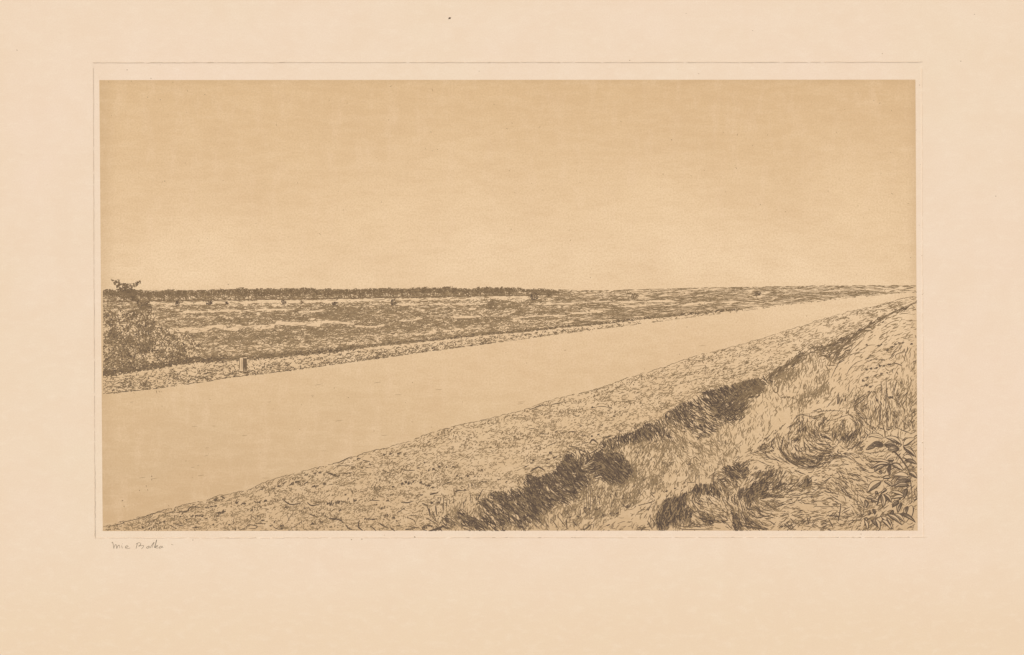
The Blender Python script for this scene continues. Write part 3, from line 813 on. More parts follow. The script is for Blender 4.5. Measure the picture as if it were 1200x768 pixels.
trace(s, tQ, 9.23, '300,365 320,330 420,318:12; 550,245 590,228:10; 260,232 190,250:9; 40,360 110,348:11; 60,545 105,655:8; 10,500 40,590:12; 100,480 112,600:6; 150,400 140,470:6; 0,620 120,692:8; 0,682 75,722:11; 180,400 186,520:7; 220,420 210,520:7; 250,420 245,470:7; 290,400 295,470:6; 400,440 395,500:6; 470,340 480,480:5; 450,250 456,300:6; 485,245 490,295:8; 520,250 526,290:9; 550,430 575,370 605,310:9; 540,380 545,430:6; 700,320 690,360:7; 715,270 730,310:5; 590,225 640,230:7; 330,300 320,350:6; 430,400 400,470:5; '
      '10,270:18; 65,290:10; 20,105:14; 60,455:16; 120,455:14; 75,95:12; 450,165:13; 520,168:9; 370,188:13; 780,205:9; 140,60:9; 215,70:9; 285,65:11; 415,320:12; 330,165:8; 640,228:10; 1070,65:12; 1130,25:12; 860,230:9; 600,100:8', M_INK, tufts=tufts)
trace(s, tile(620, 470, 9.23), 9.23, '345,350 390,345:10; 430,330 510,335:10; 110,350 210,362:8; 555,375 640,380:7; 190,490 310,440:6; 740,60 800,60 860,70:6; 0,95 60,75 130,45 200,50:7; 240,40 310,25 370,15:7; 480,150 520,165 550,150:7; 0,300 60,300:7; 570,460 640,450:9; 655,455 690,420 745,455:16; 410,520 455,520:9; 400,545 450,560:9; 430,490 520,500:12; 540,530 560,575 620,585:9; 660,570 740,525:16; 20,760 100,715 170,755:15; 180,680 215,670:10; 260,620 300,600:13; 190,715 280,700:9; 780,490 850,545:9; 790,400 900,380:10; 880,75:9; 1040,72:7; 690,70:11; 920,165:9; 210,635:9; 235,560:18; 45,640:14; 510,515:18; 590,545:14; 680,380:9; 745,365:12; 290,335:10; 560,270:7; 790,265:7', M_INK, tufts=tufts)
near = s.build('near_bank', root)
tufts.sort(key=lambda q: -q[2])
for x, y, r in tufts[:95]:
    st = Sheet(); tuft(st, x, y, r * 0.95, M_INK); st.build('grass_tuft', near)
st = Sheet()
for x, y, r in tufts[95:]: tuft(st, x, y, r * 0.95, M_INK)
if tufts[95:]: st.build('grass_tuft', near)['kind'] = 'stuff'

# ------------------------------------------------------------------ the ditch: dark overhanging wall, rank grass below
D = Field(inM['ditch'], math.radians(55))
tA, tB, tC = tile(500, 540, 9.23), tile(620, 540, 9.23), tile(740, 540, 9.23)
tD, tE, tG = tile(620, 470, 9.23), tile(740, 470, 9.23), tile(740, 410, 9.23)
tI, tJ = tile(860, 400, 9.23), tile(930, 320, 8)
G = Field(inM['ditch'], math.radians(-78))       # grass
G.T = 0.2 * np.clip(-0.15 + 2.2 * (0.5 * vnoise(9, 9, 71) + 0.5 * vnoise(4, 5, 72)), 0.1, 2)
G.T *= 1 - 0.45 * np.clip((XX - 790) / 120, 0, 1)
for t, txt, v in ((tC, '0,0 420,0 430,80 330,200 340,280 250,320 140,330 100,360 20,460 0,460', .38), (tC, '60,90 110,110 120,160 70,150', .6), (tC, '70,190 120,200 120,280 80,270', .62), (tC, '180,200 250,260 320,290 260,310 170,280', .55), (tC, '0,380 60,340 100,360 30,450', .5),
                  (tC, '410,90 580,80 590,200 520,260 450,280 330,230 320,180', .05), (tC, '0,600 160,520 300,480 250,600 120,660 0,680', .28), (tC, '0,470 90,400 280,330 400,300 380,380 300,460 100,540 0,570', .06),
                  (tE, '0,420 200,420 440,420 540,480 500,560 400,600 260,560 100,560 0,600', .38), (tE, '300,440 430,430 520,470 500,540 380,540 320,500', .58), (tE, '540,360 600,440 660,460 600,560 540,560 500,500', .45), (tE, '660,450 800,440 820,500 760,580 700,540', .42),
                  (tE, '590,520 680,500 700,580 620,640 520,690 490,640', .06), (tE, '100,620 240,640 260,766 100,766', .25), (tE, '600,640 780,600 760,766 600,766', .35), (tE, '850,440 1000,420 1100,440 960,480 880,490', .42), (tE, '960,260 1100,250 1200,260 1200,440 1080,430 980,330', .16),
                  (tE, '620,400 850,400 830,420 680,440', .05), (tE, '880,500 1100,480 1200,560 1190,660 1000,680 860,620', .22),
                  (tB, '570,240 680,220 760,300 760,480 700,560 600,500 570,380', .35), (tB, '940,280 1010,290 1000,340 920,340', .05), (tB, '790,300 860,330 850,440 800,440', .4), (tB, '900,340 1000,370 980,480 900,440', .35), (tB, '1010,370 1200,330 1200,480 1060,520 990,490', .5), (tB, '850,220 1120,100 1200,170 1200,330 1020,350 860,300', .42),
                  (tI, '480,170 700,200 720,330 640,470 560,440 420,540 400,470', .35), (tI, '600,290 680,330 640,470 580,420', .5), (tI, '870,410 960,340 1060,300 1030,390 980,440 890,430', .5), (tI, '740,560 850,540 960,480 1030,430 1030,560 960,570 880,620 800,580 760,660 735,650', .62), (tI, '570,700 700,650 850,650 840,680 700,700 590,720', .58),
                  (tI, '480,500 720,480 850,490 720,590 480,590 400,560', .07), (tI, '780,210 960,200 1090,250 980,320 880,400 720,440 720,300', .14), (tI, '760,120 960,100 980,200 780,180', .16)):
    G.tone(t(parse(txt)[0][0]), v, 2)
G.T *= np.clip(0.4 + 1.2 * vnoise(3, 5, 73), 0.3, 1.4)
WALLS = []
def wall(t, txt, v, ang, g=None):
    WALLS.append((t(parse(txt)[0][0]), v, ang, [t(q) for q in (g or [])]))
wall(tA, '690,400 700,360 730,310 800,325 845,380 905,320 1000,308 1050,330 1080,300 1075,155 1120,140 1200,185 1200,640 1130,600 1090,670 1060,740 1000,720 940,665 860,690 830,745 740,745 640,700 590,640 600,575 640,570 600,500 560,490 560,450 630,430', .86, 48)
wall(tA, '590,640 640,700 740,745 560,745 520,725 440,745 400,690 330,690 260,680 240,740 80,745 180,655 200,600 260,620 330,625 330,560 360,520 400,540 390,600 440,600 480,610 550,640', .74, 35)
wall(tB, '0,140 60,150 130,190 170,160 280,120 330,60 390,20 420,0 520,0 540,60 560,110 640,180 690,220 640,250 580,290 530,330 530,380 480,400 490,440 340,465 300,460 250,500 200,520 140,560 70,585 60,620 90,670 0,640', .86, 50)
wall(tD, '330,600 380,570 440,590 520,640 540,766 330,766 300,700 360,680 400,660 330,640', .86, 48)
wall(tD, '520,620 620,600 700,610 720,580 860,555 1000,580 1040,640 1060,680 1110,720 1110,780 1000,870 880,890 800,850 700,800 560,780', .84, 52)
wall(tD, '770,460 800,400 900,385 960,350 980,290 1010,380 1080,340 1140,310 1150,250 1200,240 1200,420 1050,440 980,480 880,530 820,520', .74, 80)
wall(tE, '0,340 50,270 160,240 290,205 340,280 410,350 440,420 340,400 240,420 140,400 20,430', .78, 65)
wall(tE, '340,150 430,100 520,30 560,60 640,160 660,230 600,240 540,270 470,250 400,200', .86, 60)
wall(tE, '560,40 700,0 900,0 1060,0 1180,0 1170,120 1090,250 960,230 920,300 820,370 700,380 640,340 560,290 660,230', .6, 35)
wall(tG, '770,440 860,430 1000,400 1200,350 1200,440 1080,520 960,570 900,640 850,620 790,520', .86, 50)
wall(tG, '900,640 980,560 1090,520 1200,440 1200,760 1000,760 920,720', .66, -35)
wall(tI, '0,480 120,420 240,400 290,440 315,540 240,590 200,640 120,766 0,766', .74, -40)
wall(tI, '0,480 120,420 240,400 290,440 312,530 220,570 100,560 0,600', .88, 50)
wall(tI, '350,380 440,300 600,220 690,150 720,80 752,100 765,200 700,240 640,290 580,320 480,350 420,400 400,450', .8, -45)
wall(tI, '750,60 860,35 960,50 1000,100 1090,220 1040,210 940,160 960,110 880,75 770,75', .62, 25)
wall(tJ, '60,690 120,680 260,690 340,640 480,600 560,550 680,520 640,580 560,640 500,720 470,790 400,840 300,760 240,710', .6, -35)
wall(tJ, '560,545 680,510 780,440 900,375 1040,315 1160,268 1160,285 1040,330 900,395 800,460 700,530 600,590', .5, -32)
wall(tI, '640,120 700,70 720,150 660,190', .35, -60)
for a_, b_, v_, an in ((612, 705, .5, 60), (700, 800, .55, 68), (790, 905, .5, 50), (900, 975, .5, -40), (970, 1074, .5, -35)):
    top = [p for p in RIM if a_ <= p[0] <= b_]
    dp = 9 if a_ < 890 else (6 if a_ < 960 else 3.5)
    WALLS.append((top + [(x + 2, y + dp) for x, y in top[::-1]], v_, an, []))
wall(tD, '700,610 720,580 860,555 1000,580 1040,640 1060,680 1110,720 1100,790 1000,870 880,890 800,830 720,720', .84, 40)
Dm = np.zeros((GH, GW), np.float32)
s = Sheet(); s.area(P_DITCH)
for poly, v, ang, gs in WALLS: Dm = np.maximum(Dm, blur(inside(poly), 1))
G.T *= 1 - Dm
G.guide([(700, 600), (720, 560), (735, 520)], 30, .2).guide(tE([(560, 300), (640, 420), (760, 560)]), 14, .4).guide(tI([(760, 560), (850, 560)]), 8, 0)
Gs = blur(Dm, 5) * (1 - Dm)
G.T = np.clip(G.T + 0.35 * Gs + 0.12 * clumps(16, 11, 93) * (1 - Dm), 0, 0.9)
G.fill(s, M_FAINT, (3, 8), (0.8, 1.3), jit=0.2, bend=0.1, seed=76, gain=0.7)
G.fill(s, M_HEATH, (2.5, 7), (0.45, 0.75), jit=0.2, bend=0.1, seed=74)
G.fill(s, M_INK, (1.8, 4), (0.55, 0.85), jit=0.35, bend=0.1, gain=0.15, seed=75, sel=np.clip((860 - XX) / 80, 0.1, 1))
trace(s, tB, 9.23, '850,340 852,420:9; 760,430 765,470:10; 550,530 556,600:10; 1020,370 1010,430:9; 1000,460 1060,510 1100,470:10; 930,340 940,390:9; 0,580 160,700:6; 60,600 180,722:7; 0,640 120,742:8; 150,620 220,740:6; 240,630 320,740:7; 300,590 400,722:7; 330,560 380,620:5; 400,640 410,742:18; 470,640 500,700:11; 480,660 520,712:10; 540,690 560,660:7; 550,740 610,740 665,690:11; 640,700 690,690:7; 705,670 690,742:6; 590,300 596,520:5; 620,250 622,540:6; 640,290 640,520:5; 665,240 662,560:5; 690,300 700,540:5; 715,380 712,480:7; 735,300 740,420:5; 600,500 640,590:10; 660,520 650,600:9; 740,500 700,590:9; 590,520 620,580:10; 760,500 770,560:7; 170,660 220,720:6; 100,620 160,660:6; 440,480 460,530:6; 360,500 440,600:6; '
      '810,590:20; 885,570:16; 945,570:15; 490,530:12; 442,610:10; 525,605:9; 640,520:16; 610,510:14; 725,530:14; 1060,490:14; 900,590:8', M_INK)
trace(s, tC, 9.23, '170,650 220,740:12; 220,630 270,702:9; 60,722 120,726:8; 30,740 200,746:6; 200,350 250,400:8; 340,330 360,345:7; 600,240 690,235:6; 700,100 690,260:4; 740,60 760,0:4; 780,60 800,0:4; 730,150 732,260:6; 620,20 610,70:5; 640,0 630,50:5; 385,330:14; 470,300:12; 570,240:7; 240,350:10; 80,350:16; 440,20:14', M_INK)
trace(s, tE, 9.23, '420,300 480,360:9; 300,190 420,300 500,370:8; 340,160 400,250 470,290 600,350:7; 570,380 590,460:7; 545,400 560,450:7; 630,650 640,690:10; 690,600 730,640:12; 660,620 690,610:10; 540,690 600,640:6; 400,660 440,680:10; 420,690:10; 70,500:9; 115,560:9; 150,540 165,570:6; 940,650 945,700:6; 970,640 975,690:6', M_FINE)
trace(s, tI, 9.23, '560,340 600,380 615,430:11; 400,470 440,550 470,550 470,500 440,470:10; 320,430 350,465:8; 500,610 560,600:8; 390,590 400,630:7; 460,640 450,600:6; 740,560 735,660:7; 760,580 780,660:6; 1000,260 1100,262:7; 990,260 1040,340:9; 860,590 720,625:4; 560,600 720,640:5; 455,730 455,766:6; 840,170 830,220:8; 780,130 900,120 960,130:6; 550,610:10; 590,605:7; 640,610:7', M_FINE)
for dx in (0, 0.5, 1.1):
    s.line([(x - dx, y - dx * 0.8) for x, y in SLOPE[15:]], 0.62, M_FINE, k=40, jit=0.25)
ditch = s.build('ditch', root)
k = 0
for poly, v, ang, gs in WALLS:
    f = Field(np.ones((GH, GW), np.float32), math.radians(ang))
    f.tone(poly, v, 2)
    if k == 0:
        for q in ('640,440 700,490 760,540 772,612', '560,500 620,520 670,580', '700,600 760,680 830,700', '450,600 480,570 540,590 590,640'):
            f.tline(tA(parse(q)[0][0]), 2.2, .08)
        f.tline(tA([(690, 410), (770, 480), (850, 550)]), 2.0, .05)
        f.tline(tA([(560, 600), (600, 560), (580, 520)]), 4, .1, 1)
        pass
    if k == 2:
        for q, vv in (('130,210 180,280 260,350 350,382', .12), ('190,230 290,270 400,345', .4), ('530,250 560,280 590,300', .2), ('480,270 530,345', .3), ('520,60 590,100 640,60', .35), ('690,110 740,170 830,235', .2)):
            f.tline(tB(parse(q)[0][0]), 1.8, vv)
        f.guide(tB([(150, 180), (220, 290), (350, 380)]), 8, 1)
    if k == 4:
        f.tone(tD(parse('520,640 640,610 700,680 640,766 540,766')[0][0]), .5, 2)
        f.guide(tD([(560, 640), (540, 700), (600, 760), (680, 740)]), 8, .5)
    if k == 8:
        for q in ('560,60 620,150 660,220', '760,30 800,90 900,170', '860,90 920,180'): f.tline(tE(parse(q)[0][0]), 1.8, .12)
    if k == 7: f.tline(tE([(440, 140), (480, 230), (540, 285)]), 1.6, .15)
    f.T *= np.clip((0.28 if k < 4 else 0.5) + (1.25 if k < 4 else 0.85) * (0.6 * streak(ang, 16, 1.5, 300 + k) + 0.4 * streak(ang, 30, 4, 400 + k)), 0.2, 1.12)
    st = Sheet()
    f.T *= 1 - np.clip(inM['near'] * 1.0, 0, 1)
    far_ = poly[0][0] > 850
    f.fill(st, M_HEATH, (4, 11), (0.8, 1.2), jit=0.1, bend=0.05, seed=500 + k, stop=0.05, gain=0.45)
    f.fill(st, M_FINE if far_ else M_INK, (5, 13), (0.6, 0.95), jit=0.09, bend=0.05, steps=6, seed=320 + k, stop=0.06, gain=0.82)
    f.fill(st, M_INK if far_ else M_DEEP, (3, 7), (0.6, 0.95), jit=0.2, bend=0.08, gain=0.25 if far_ else 0.45, seed=350 + k, stop=0.2)
    # ragged grass hanging over the lip
    for i in range(0 if far_ else 26):
        a = poly[rng.integers(len(poly))]
        th = math.radians(ang) + rng.normal(0, 0.35); L = rng.uniform(2, 6)
        st.line([(a[0] + rng.normal(0, 2), a[1] + rng.normal(0, 1.5)), (a[0] + math.cos(th) * L, a[1] + math.sin(th) * L)], rng.uniform(0.6, 0.95), M_INK)
    st.build('ditch_wall', ditch)
    k += 1

# ------------------------------------------------------------------ grassy slope on the right
S = Field(inM['slope'], math.radians(-38))
tK, tL, tM_, tN = tile(860, 540, 9.23), tile(950, 540, 9.23), tile(860, 470, 9.23), tile(950, 470, 9.23)
tO, tR = tile(950, 400, 9.23), tile(950, 335, 9.23)
cl = 0.5 * vnoise(10, 8, 81) + 0.5 * vnoise(4, 4, 82)
up = np.clip((470 - YY) / 60, 0, 1)
S.T = (0.075 - 0.015 * up) * np.clip(-0.3 + 2.6 * cl, 0.1, 2)
DARK = ((tK, '140,300 200,250 270,220 330,170 400,110 420,150 380,210 360,260 370,330 390,370 370,410 280,400 230,440 160,470 110,430 100,380', .86), (tK, '410,325 430,260 500,240 550,250 540,290 480,320', .75), (tK, '570,220 600,190 625,200 605,240', .75), (tK, '715,265 740,210 800,160 842,220 840,260 790,312 720,290', .68),
        (tK, '40,90 100,40 160,100 170,150 120,165 60,130', .82), (tK, '0,80 30,110 42,190 0,212', .85), (tK, '40,350 90,310 112,370 70,400', .78), (tK, '0,560 40,620 95,700 90,745 0,745', .9), (tK, '90,570 150,610 240,680 370,742 200,735 100,700', .62),
        (tC, '260,620 300,530 350,430 400,400 420,425 470,370 500,430 520,410 560,370 610,350 600,440 580,470 530,520 600,540 690,590 620,612 510,620 480,630 430,660 390,740 290,735', .86),
        (tC, '630,345 640,290 700,265 800,260 900,280 970,320 976,400 960,410 930,365 870,385 800,362 750,372 680,385 650,400', .74), (tC, '850,170 880,170 940,260 900,240', .66), (tC, '935,165 1000,190 1012,272 960,240', .72), (tC, '985,50 1060,60 1140,130 1142,200 1090,202 1060,190 1010,140', .86), (tC, '1150,350 1200,310 1200,400', .8), (tC, '1085,220 1110,210 1150,290 1120,270', .6),
        (tC, '755,560 830,570 870,620 940,640 1000,640 1012,662 890,662 860,690 800,682 735,640', .8), (tC, '1080,510 1120,570 1160,630 1200,680 1200,742 1100,742 1085,690 1112,650', .86),
        (tM_, '730,300 770,258 795,330 740,352', .84), (tM_, '568,372 600,350 622,392 572,412', .82), (tM_, '660,382 700,358 732,420 700,452 660,432', .7), (tM_, '640,600 780,620 1000,565 1065,590 960,662 900,692 780,692 680,672', .6), (tM_, '640,610 765,620 760,662 690,662', .86), (tM_, '500,500 560,560 620,650 560,610', .7), (tM_, '570,60 720,15 850,0 740,58 600,76', .55),
        (tM_, '540,115 620,150 720,112 640,185 560,245 500,290 440,340 300,380 220,450 150,540 100,572 80,500 200,430 300,330 380,260 500,230', .46), (tM_, '270,500 420,430 465,450 440,520 330,592 240,602', .58), (tM_, '0,640 60,675 150,740 100,770 0,770', .8), (tM_, '20,620 150,640 220,600 160,690', .4),
        (tN, '330,370 350,350 400,395 455,380 462,310 500,290 560,300 525,370 440,420 380,442 335,425', .66), (tN, '340,365 400,385 420,425 352,435', .9), (tN, '480,105 560,130 632,180 625,240 722,340 650,322 580,212 490,152', .45),
        (tO, '880,590 960,560 1080,600 1105,690 960,700 890,650', .36), (tO, '0,560 100,480 190,430 200,560 120,580 30,620', .3), (tO, '450,670 600,570 620,600 500,700', .42), (tO, '540,740 620,690 640,720 570,760', .45),
        (tI, '570,700 850,650 840,680 590,720', .5), (tM_, '700,30 850,0 850,20 740,60', .5))
MID = ((tM_, '480,440 560,360 640,250 720,150 850,140 1000,110 1120,180 1180,300 1120,420 1090,520 1060,600 960,690 780,720 640,680 540,600 480,520', .2), (tM_, '500,470 620,560 760,590 1000,540 1060,560 980,690 780,720 640,690 540,600', .42), (tM_, '640,250 720,190 800,200 820,300 760,420 640,440 540,420 560,340', .3), (tM_, '800,320 960,260 1000,440 880,480 800,420', .34), (tM_, '1040,330 1140,320 1200,420 1060,470', .34),
       (tN, '180,280 330,250 460,280 580,260 600,340 440,440 300,440 200,400', .26), (tN, '480,60 640,80 640,240 720,340 620,330 520,220 470,140', .22), (tN, '730,20 1130,20 1130,310 960,300 740,310', .2), (tN, '380,440 560,430 560,540 400,560', .26), (tN, '560,560 900,560 900,720 640,740', .14), (tN, '200,600 420,590 560,700 300,740 190,700', .15),
       (tK, '100,400 260,420 460,460 560,470 420,600 260,620 130,560', .36), (tK, '60,420 130,560 260,680 380,745 90,745 50,600', .5), (tK, '360,350 600,350 760,380 740,480 480,470', .16), (tK, '190,90 580,80 600,190 440,250 330,180 200,170', .32), (tK, '400,180 640,170 720,200 640,330 420,340', .34), (tK, '760,320 1100,300 1120,500 800,500', .16), (tK, '500,600 700,600 1080,620 1060,740 520,745', .2),
       (tL, '280,120 640,100 640,420 440,430 280,280', .18), (tL, '560,380 760,360 880,500 860,720 600,745 560,600', .16), (tL, '0,560 300,540 560,600 540,740 0,745', .14), (tL, '850,120 1120,100 1110,420 860,420', .22),
       (tC, '630,400 760,380 960,420 1060,540 1000,650 860,640 740,580 640,520', .24), (tC, '450,620 760,640 900,660 880,742 440,742', .26), (tC, '980,200 1140,200 1200,560 1080,520 1000,440', .3), (tC, '240,640 320,540 460,380 560,360 640,340 700,560 600,640 400,740 260,742', .4), (tC, '840,150 1000,60 1160,60 1160,220 1020,300 900,260', .36),
       (tO, '440,430 560,300 860,200 1150,60 1150,340 860,420 640,480', .11), (tO, '640,380 1150,380 1150,700 680,740', .16), (tO, '250,560 420,560 420,680 250,690', .2), (tO, '500,160 860,60 1150,0 1150,200 800,260 520,340', .12), (tO, '430,560 640,560 640,740 430,720', .26))
for t, txt, v in MID: S.tone(t(parse(txt)[0][0]), v * (0.8 if t is tM_ or t is tK or t is tC else 1.15), 3)
hi_ = np.clip((YY - 455) / 40, 0, 1)
S.T *= np.clip(-0.15 + 2.2 * (0.5 * vnoise(7, 6, 83) + 0.5 * vnoise(3.2, 3.2, 85)), 0.12, 1.5)
S.T = S.T + 0.16 * clumps(20, 12, 91) * np.clip(0.4 + hi_, 0, 1)
for t, txt, v in DARK: S.tone(t(parse(txt)[0][0]), min(0.9, v * 1.04), 1)
# runs of the grass: every swirl of the photographed print has its own guide
GUIDES = ((tK, '130,470 160,380 230,270 320,180 400,110', 7, 1), (tK, '350,250 440,160 470,90', 6, 1), (tK, '420,320 520,240 560,180', 5, 1), (tK, '720,290 780,230 810,160', 5, 1.2), (tK, '60,420 90,520 150,640 300,740', 6, 1), (tK, '200,470 300,560 430,580', 6, .8), (tK, '420,390 600,380 760,355', 9, .5), (tK, '600,460 800,465 1050,480', 10, .5), (tK, '0,560 40,640 90,740', 5, 1.5),
          (tC, '330,720 340,600 390,460', 8, 1), (tC, '450,640 460,520 480,400', 8, 1), (tC, '540,600 560,480 590,370', 7, .8), (tC, '650,390 680,310 700,265', 5, 1), (tC, '760,370 770,300 780,262', 5, 1), (tC, '880,370 860,300 850,270', 5, 1), (tC, '960,400 940,330 900,285', 5, 1), (tC, '740,600 860,650 1000,660', 6, 1), (tC, '1090,530 1150,640 1190,740', 6, 1.2), (tC, '700,420 800,520 980,640', 9, .6), (tC, '1000,80 1080,140 1130,200', 5, 1),
          (tM_, '490,450 520,560 620,680 760,715 900,700 1000,640', 7, 1), (tM_, '620,560 700,650 860,680', 6, .8), (tM_, '760,330 780,260 790,200', 5, 1), (tM_, '820,330 870,420 960,450', 7, .7), (tM_, '320,590 460,640 600,700', 8, .8), (tM_, '300,450 360,360 420,290', 9, .6), (tM_, '600,70 620,30', 6, 1), (tM_, '700,70 720,20', 6, 1),
          (tN, '340,430 360,370 370,330', 6, .9), (tN, '440,420 480,350 500,300', 5, .9), (tN, '490,120 560,190 640,310', 6, .5), (tN, '760,30 740,300', 10, .8), (tN, '900,60 900,290', 10, .8), (tN, '200,620 320,600 480,660', 9, .7), (tN, '520,700 640,760', 9, .6),
          (tL, '100,180 300,280 460,420', 12, .5), (tL, '420,130 560,190', 9, .6), (tL, '0,380 200,360', 12, .5), (tL, '60,640 220,650', 9, .5),
          (tO, '300,430 400,300 520,210 700,130 900,90', 12, .7), (tO, '230,420 340,250 480,110 620,60', 12, .7), (tO, '440,640 540,440 640,340 800,280', 12, .5), (tO, '900,620 940,420', 8, .6), (tO, '1060,640 1120,480', 8, .5), (tO, '1010,220 1050,80', 9, .6),
          (tR, '420,720 560,560 760,420 1000,330 1140,310', 14, .7), (tR, '700,600 880,480 1140,420', 14, .7), (tR, '800,700 960,560 1140,520', 12, .6))
for t, txt, r, wt in GUIDES: S.guide(t(parse(txt)[0][0]), r, wt)
s = Sheet(); s.area(P_SLOPE)
hi = hi_
S.fill(s, M_FAINT, (3, 8), (0.8, 1.3), jit=0.2, bend=0.08, seed=92, gain=0.7)
dk = np.clip((S.T - 0.36) / 0.2, 0, 1)
S.fill(s, M_FINE, (2.5, 8), (0.45, 0.75), jit=0.14, bend=0.1, seed=84, sel=(1 - dk) * hi)
S.fill(s, M_HEATH, (2.5, 8), (0.4, 0.66), jit=0.12, bend=0.08, seed=89, sel=(1 - dk) * (1 - hi))
S.fill(s, M_INK, (3.5, 10), (0.65, 1.0), jit=0.1, bend=0.06, seed=85, stop=0.25, sel=dk * (0.35 + 0.65 * hi))
S.fill(s, M_INK, (3, 9), (0.65, 1.0), jit=0.1, bend=0.08, seed=88, gain=0.55, sel=hi * (1 - dk))
S.fill(s, M_FINE, (2.5, 6), (0.6, 0.85), jit=0.16, bend=0.05, seed=86, sel=dk * (1 - hi))
S.fill(s, M_DEEP, (2, 5), (0.65, 1.0), jit=0.2, bend=0.06, seed=87, gain=0.7, sel=np.clip((S.T - 0.6) / 0.1, 0, 1))
trace(s, tK, 9.23, '330,170 352,92:7; 358,160 380,85:7; 386,165 410,85:7; 414,175 440,88:8; 444,180 470,92:8; 470,185 500,90:7; 500,180 530,100:8; 525,185 560,110:7; 545,190 580,150:6; 200,165 225,130:8; 235,160 255,120:7; 265,165 290,115:7; 295,160 320,110:7; 565,335 640,275 705,210:9; 570,342 650,320:9; 660,100 720,130 775,150:10; 800,130 852,125:7; 620,80 650,74:6; 400,345 480,350 505,340:5; 420,388 520,360:7; 450,390 540,402:12; 470,402 545,396:8; 360,430 460,450:6; 340,460 420,505 500,490 558,463:11; 350,440 400,480:7; 220,500 280,580 330,600 400,590:9; 130,500 180,530 245,510:10; 250,530 330,560 420,580:7; 300,520 430,550:6; 200,590 250,620 310,612:9; 270,610 400,600:6; 620,372 690,380 760,355:8; 600,420 645,410:7; 690,440 745,408:7; 600,470 660,450:6; 540,545 560,552:8; 630,580 670,602 742,573:8; 820,545 930,562:5; 770,355 832,338:10; 780,385 900,385 975,370:6; 900,372 962,338:9; 850,342 922,300:5; 860,435 1000,440:6; 760,465 900,470:4; 870,490 990,500 1085,490:6; 940,512 1005,520:5; 980,330 1045,350:10; 1000,285 1075,360:7; 1040,370 1150,440:6; 380,650 450,697:9; 310,690 370,712:8; 540,680 620,748:13; 570,670 630,740:8; 620,680 642,742:10; 610,620 650,670 692,672:9; 740,682 785,648:9; 790,605 812,690:11; 830,600 815,660:7; 850,690 900,640 985,628:7; 940,655 1000,640:7; 950,692 1030,660:7; 60,420 90,520 130,655:9; 90,560 150,650 215,700:11; 150,600 240,690 370,742:13; 80,702 200,722 360,746:11; 60,620 105,650:7; 110,190 160,180:8; 130,232 152,190:5; 870,215 900,208:7; 910,170 935,160:6; 960,190 1000,145:6; 985,225 1050,178:9; 900,120 920,112:6; 955,122 980,118:6; 700,300 760,330:6; 830,180 842,250 800,310:9; 740,290 810,250:6; 420,700 460,660:5; 480,690 560,640:4; 20,450 40,480:11; 45,530 55,570:10; 30,250 45,300:6; 10,300 35,330:6', M_INK)
trace(s, tC, 9.23, '650,430 720,530 800,560:7; 700,400 760,442 822,452:7; 830,400 870,450 955,522:7; 870,380 960,442:6; 800,390 850,432:5; 680,440 760,480:6; 740,480 830,520:4; 660,480 700,520:7; 980,530 1045,582:8; 1010,600 1042,642:10; 940,580 990,640 1022,672:8; 860,540 892,572:7; 920,600 962,622:6; 480,660 490,692 560,712 660,702:7; 440,700 560,742 862,742:7; 560,722 862,702:7; 650,682 740,692 822,692:6; 690,640 740,672:7; 1050,310 1040,470:5; 1080,400 1090,452:10; 1110,360 1120,482:9; 1150,440 1150,492:10; 1160,510 1165,572:11; 1000,420 1060,470:6; 1030,240 1040,380:5; 720,600 760,640:6; 590,470 640,520 690,560:8; 600,400 630,470:6; 640,420 690,500:6; 1040,690 1090,740:8; 1180,560 1200,600:8', M_INK)
trace(s, tM_, 9.23, '640,232 660,190 720,150 820,140:6; 850,112 890,100 935,85 945,110 920,125:7; 870,118 960,112 1050,105 1150,108 1200,112:5; 950,118 975,95:6; 990,115 1010,92:5; 1030,115 1050,88:6; 1070,115 1090,92:5; 740,150 860,170 965,140:7; 840,182 900,192:14; 480,440 500,540 560,622 660,692 742,722:10; 520,420 520,540 600,640 700,702:7; 490,500 560,602 602,652:12; 610,560 680,660 760,712 880,712 985,658:10; 820,460 880,512 980,542 1085,508:9; 800,330 862,450:5; 820,340 852,440:5; 840,310 912,432:6; 860,300 930,430:5; 880,310 952,442:6; 900,280 972,432:6; 940,230 972,302:8; 960,210 985,260:7; 930,370 1052,422:11; 1060,350 1062,420:6; 1090,340 1112,412:11; 990,440 1060,502 1115,480:7; 760,440 782,582:9; 800,480 832,552:10; 640,480 700,552:8; 690,540 740,545:10; 640,500 620,540:6; 320,590 460,640 562,690:5; 400,590 502,660:6; 360,610 420,640:6; 250,640 382,702:6; 440,590 600,680:5; 700,732 800,732 940,712 1000,652 1062,602 1200,590:6; 1030,682 1062,622 1200,610:6; 850,520 1000,540:6; 820,600 960,600:7; 900,560 1060,575:7; 700,200 715,240:7; 760,180 740,230:6; 660,240 650,300:5; 610,260 600,310:5; 540,380 520,460:9; 620,400 625,450:5; 700,440 720,520:5; 1130,520 1120,560:8; 830,280 850,330:6; 650,560 700,640:8; 0,500 60,560:0', M_INK)
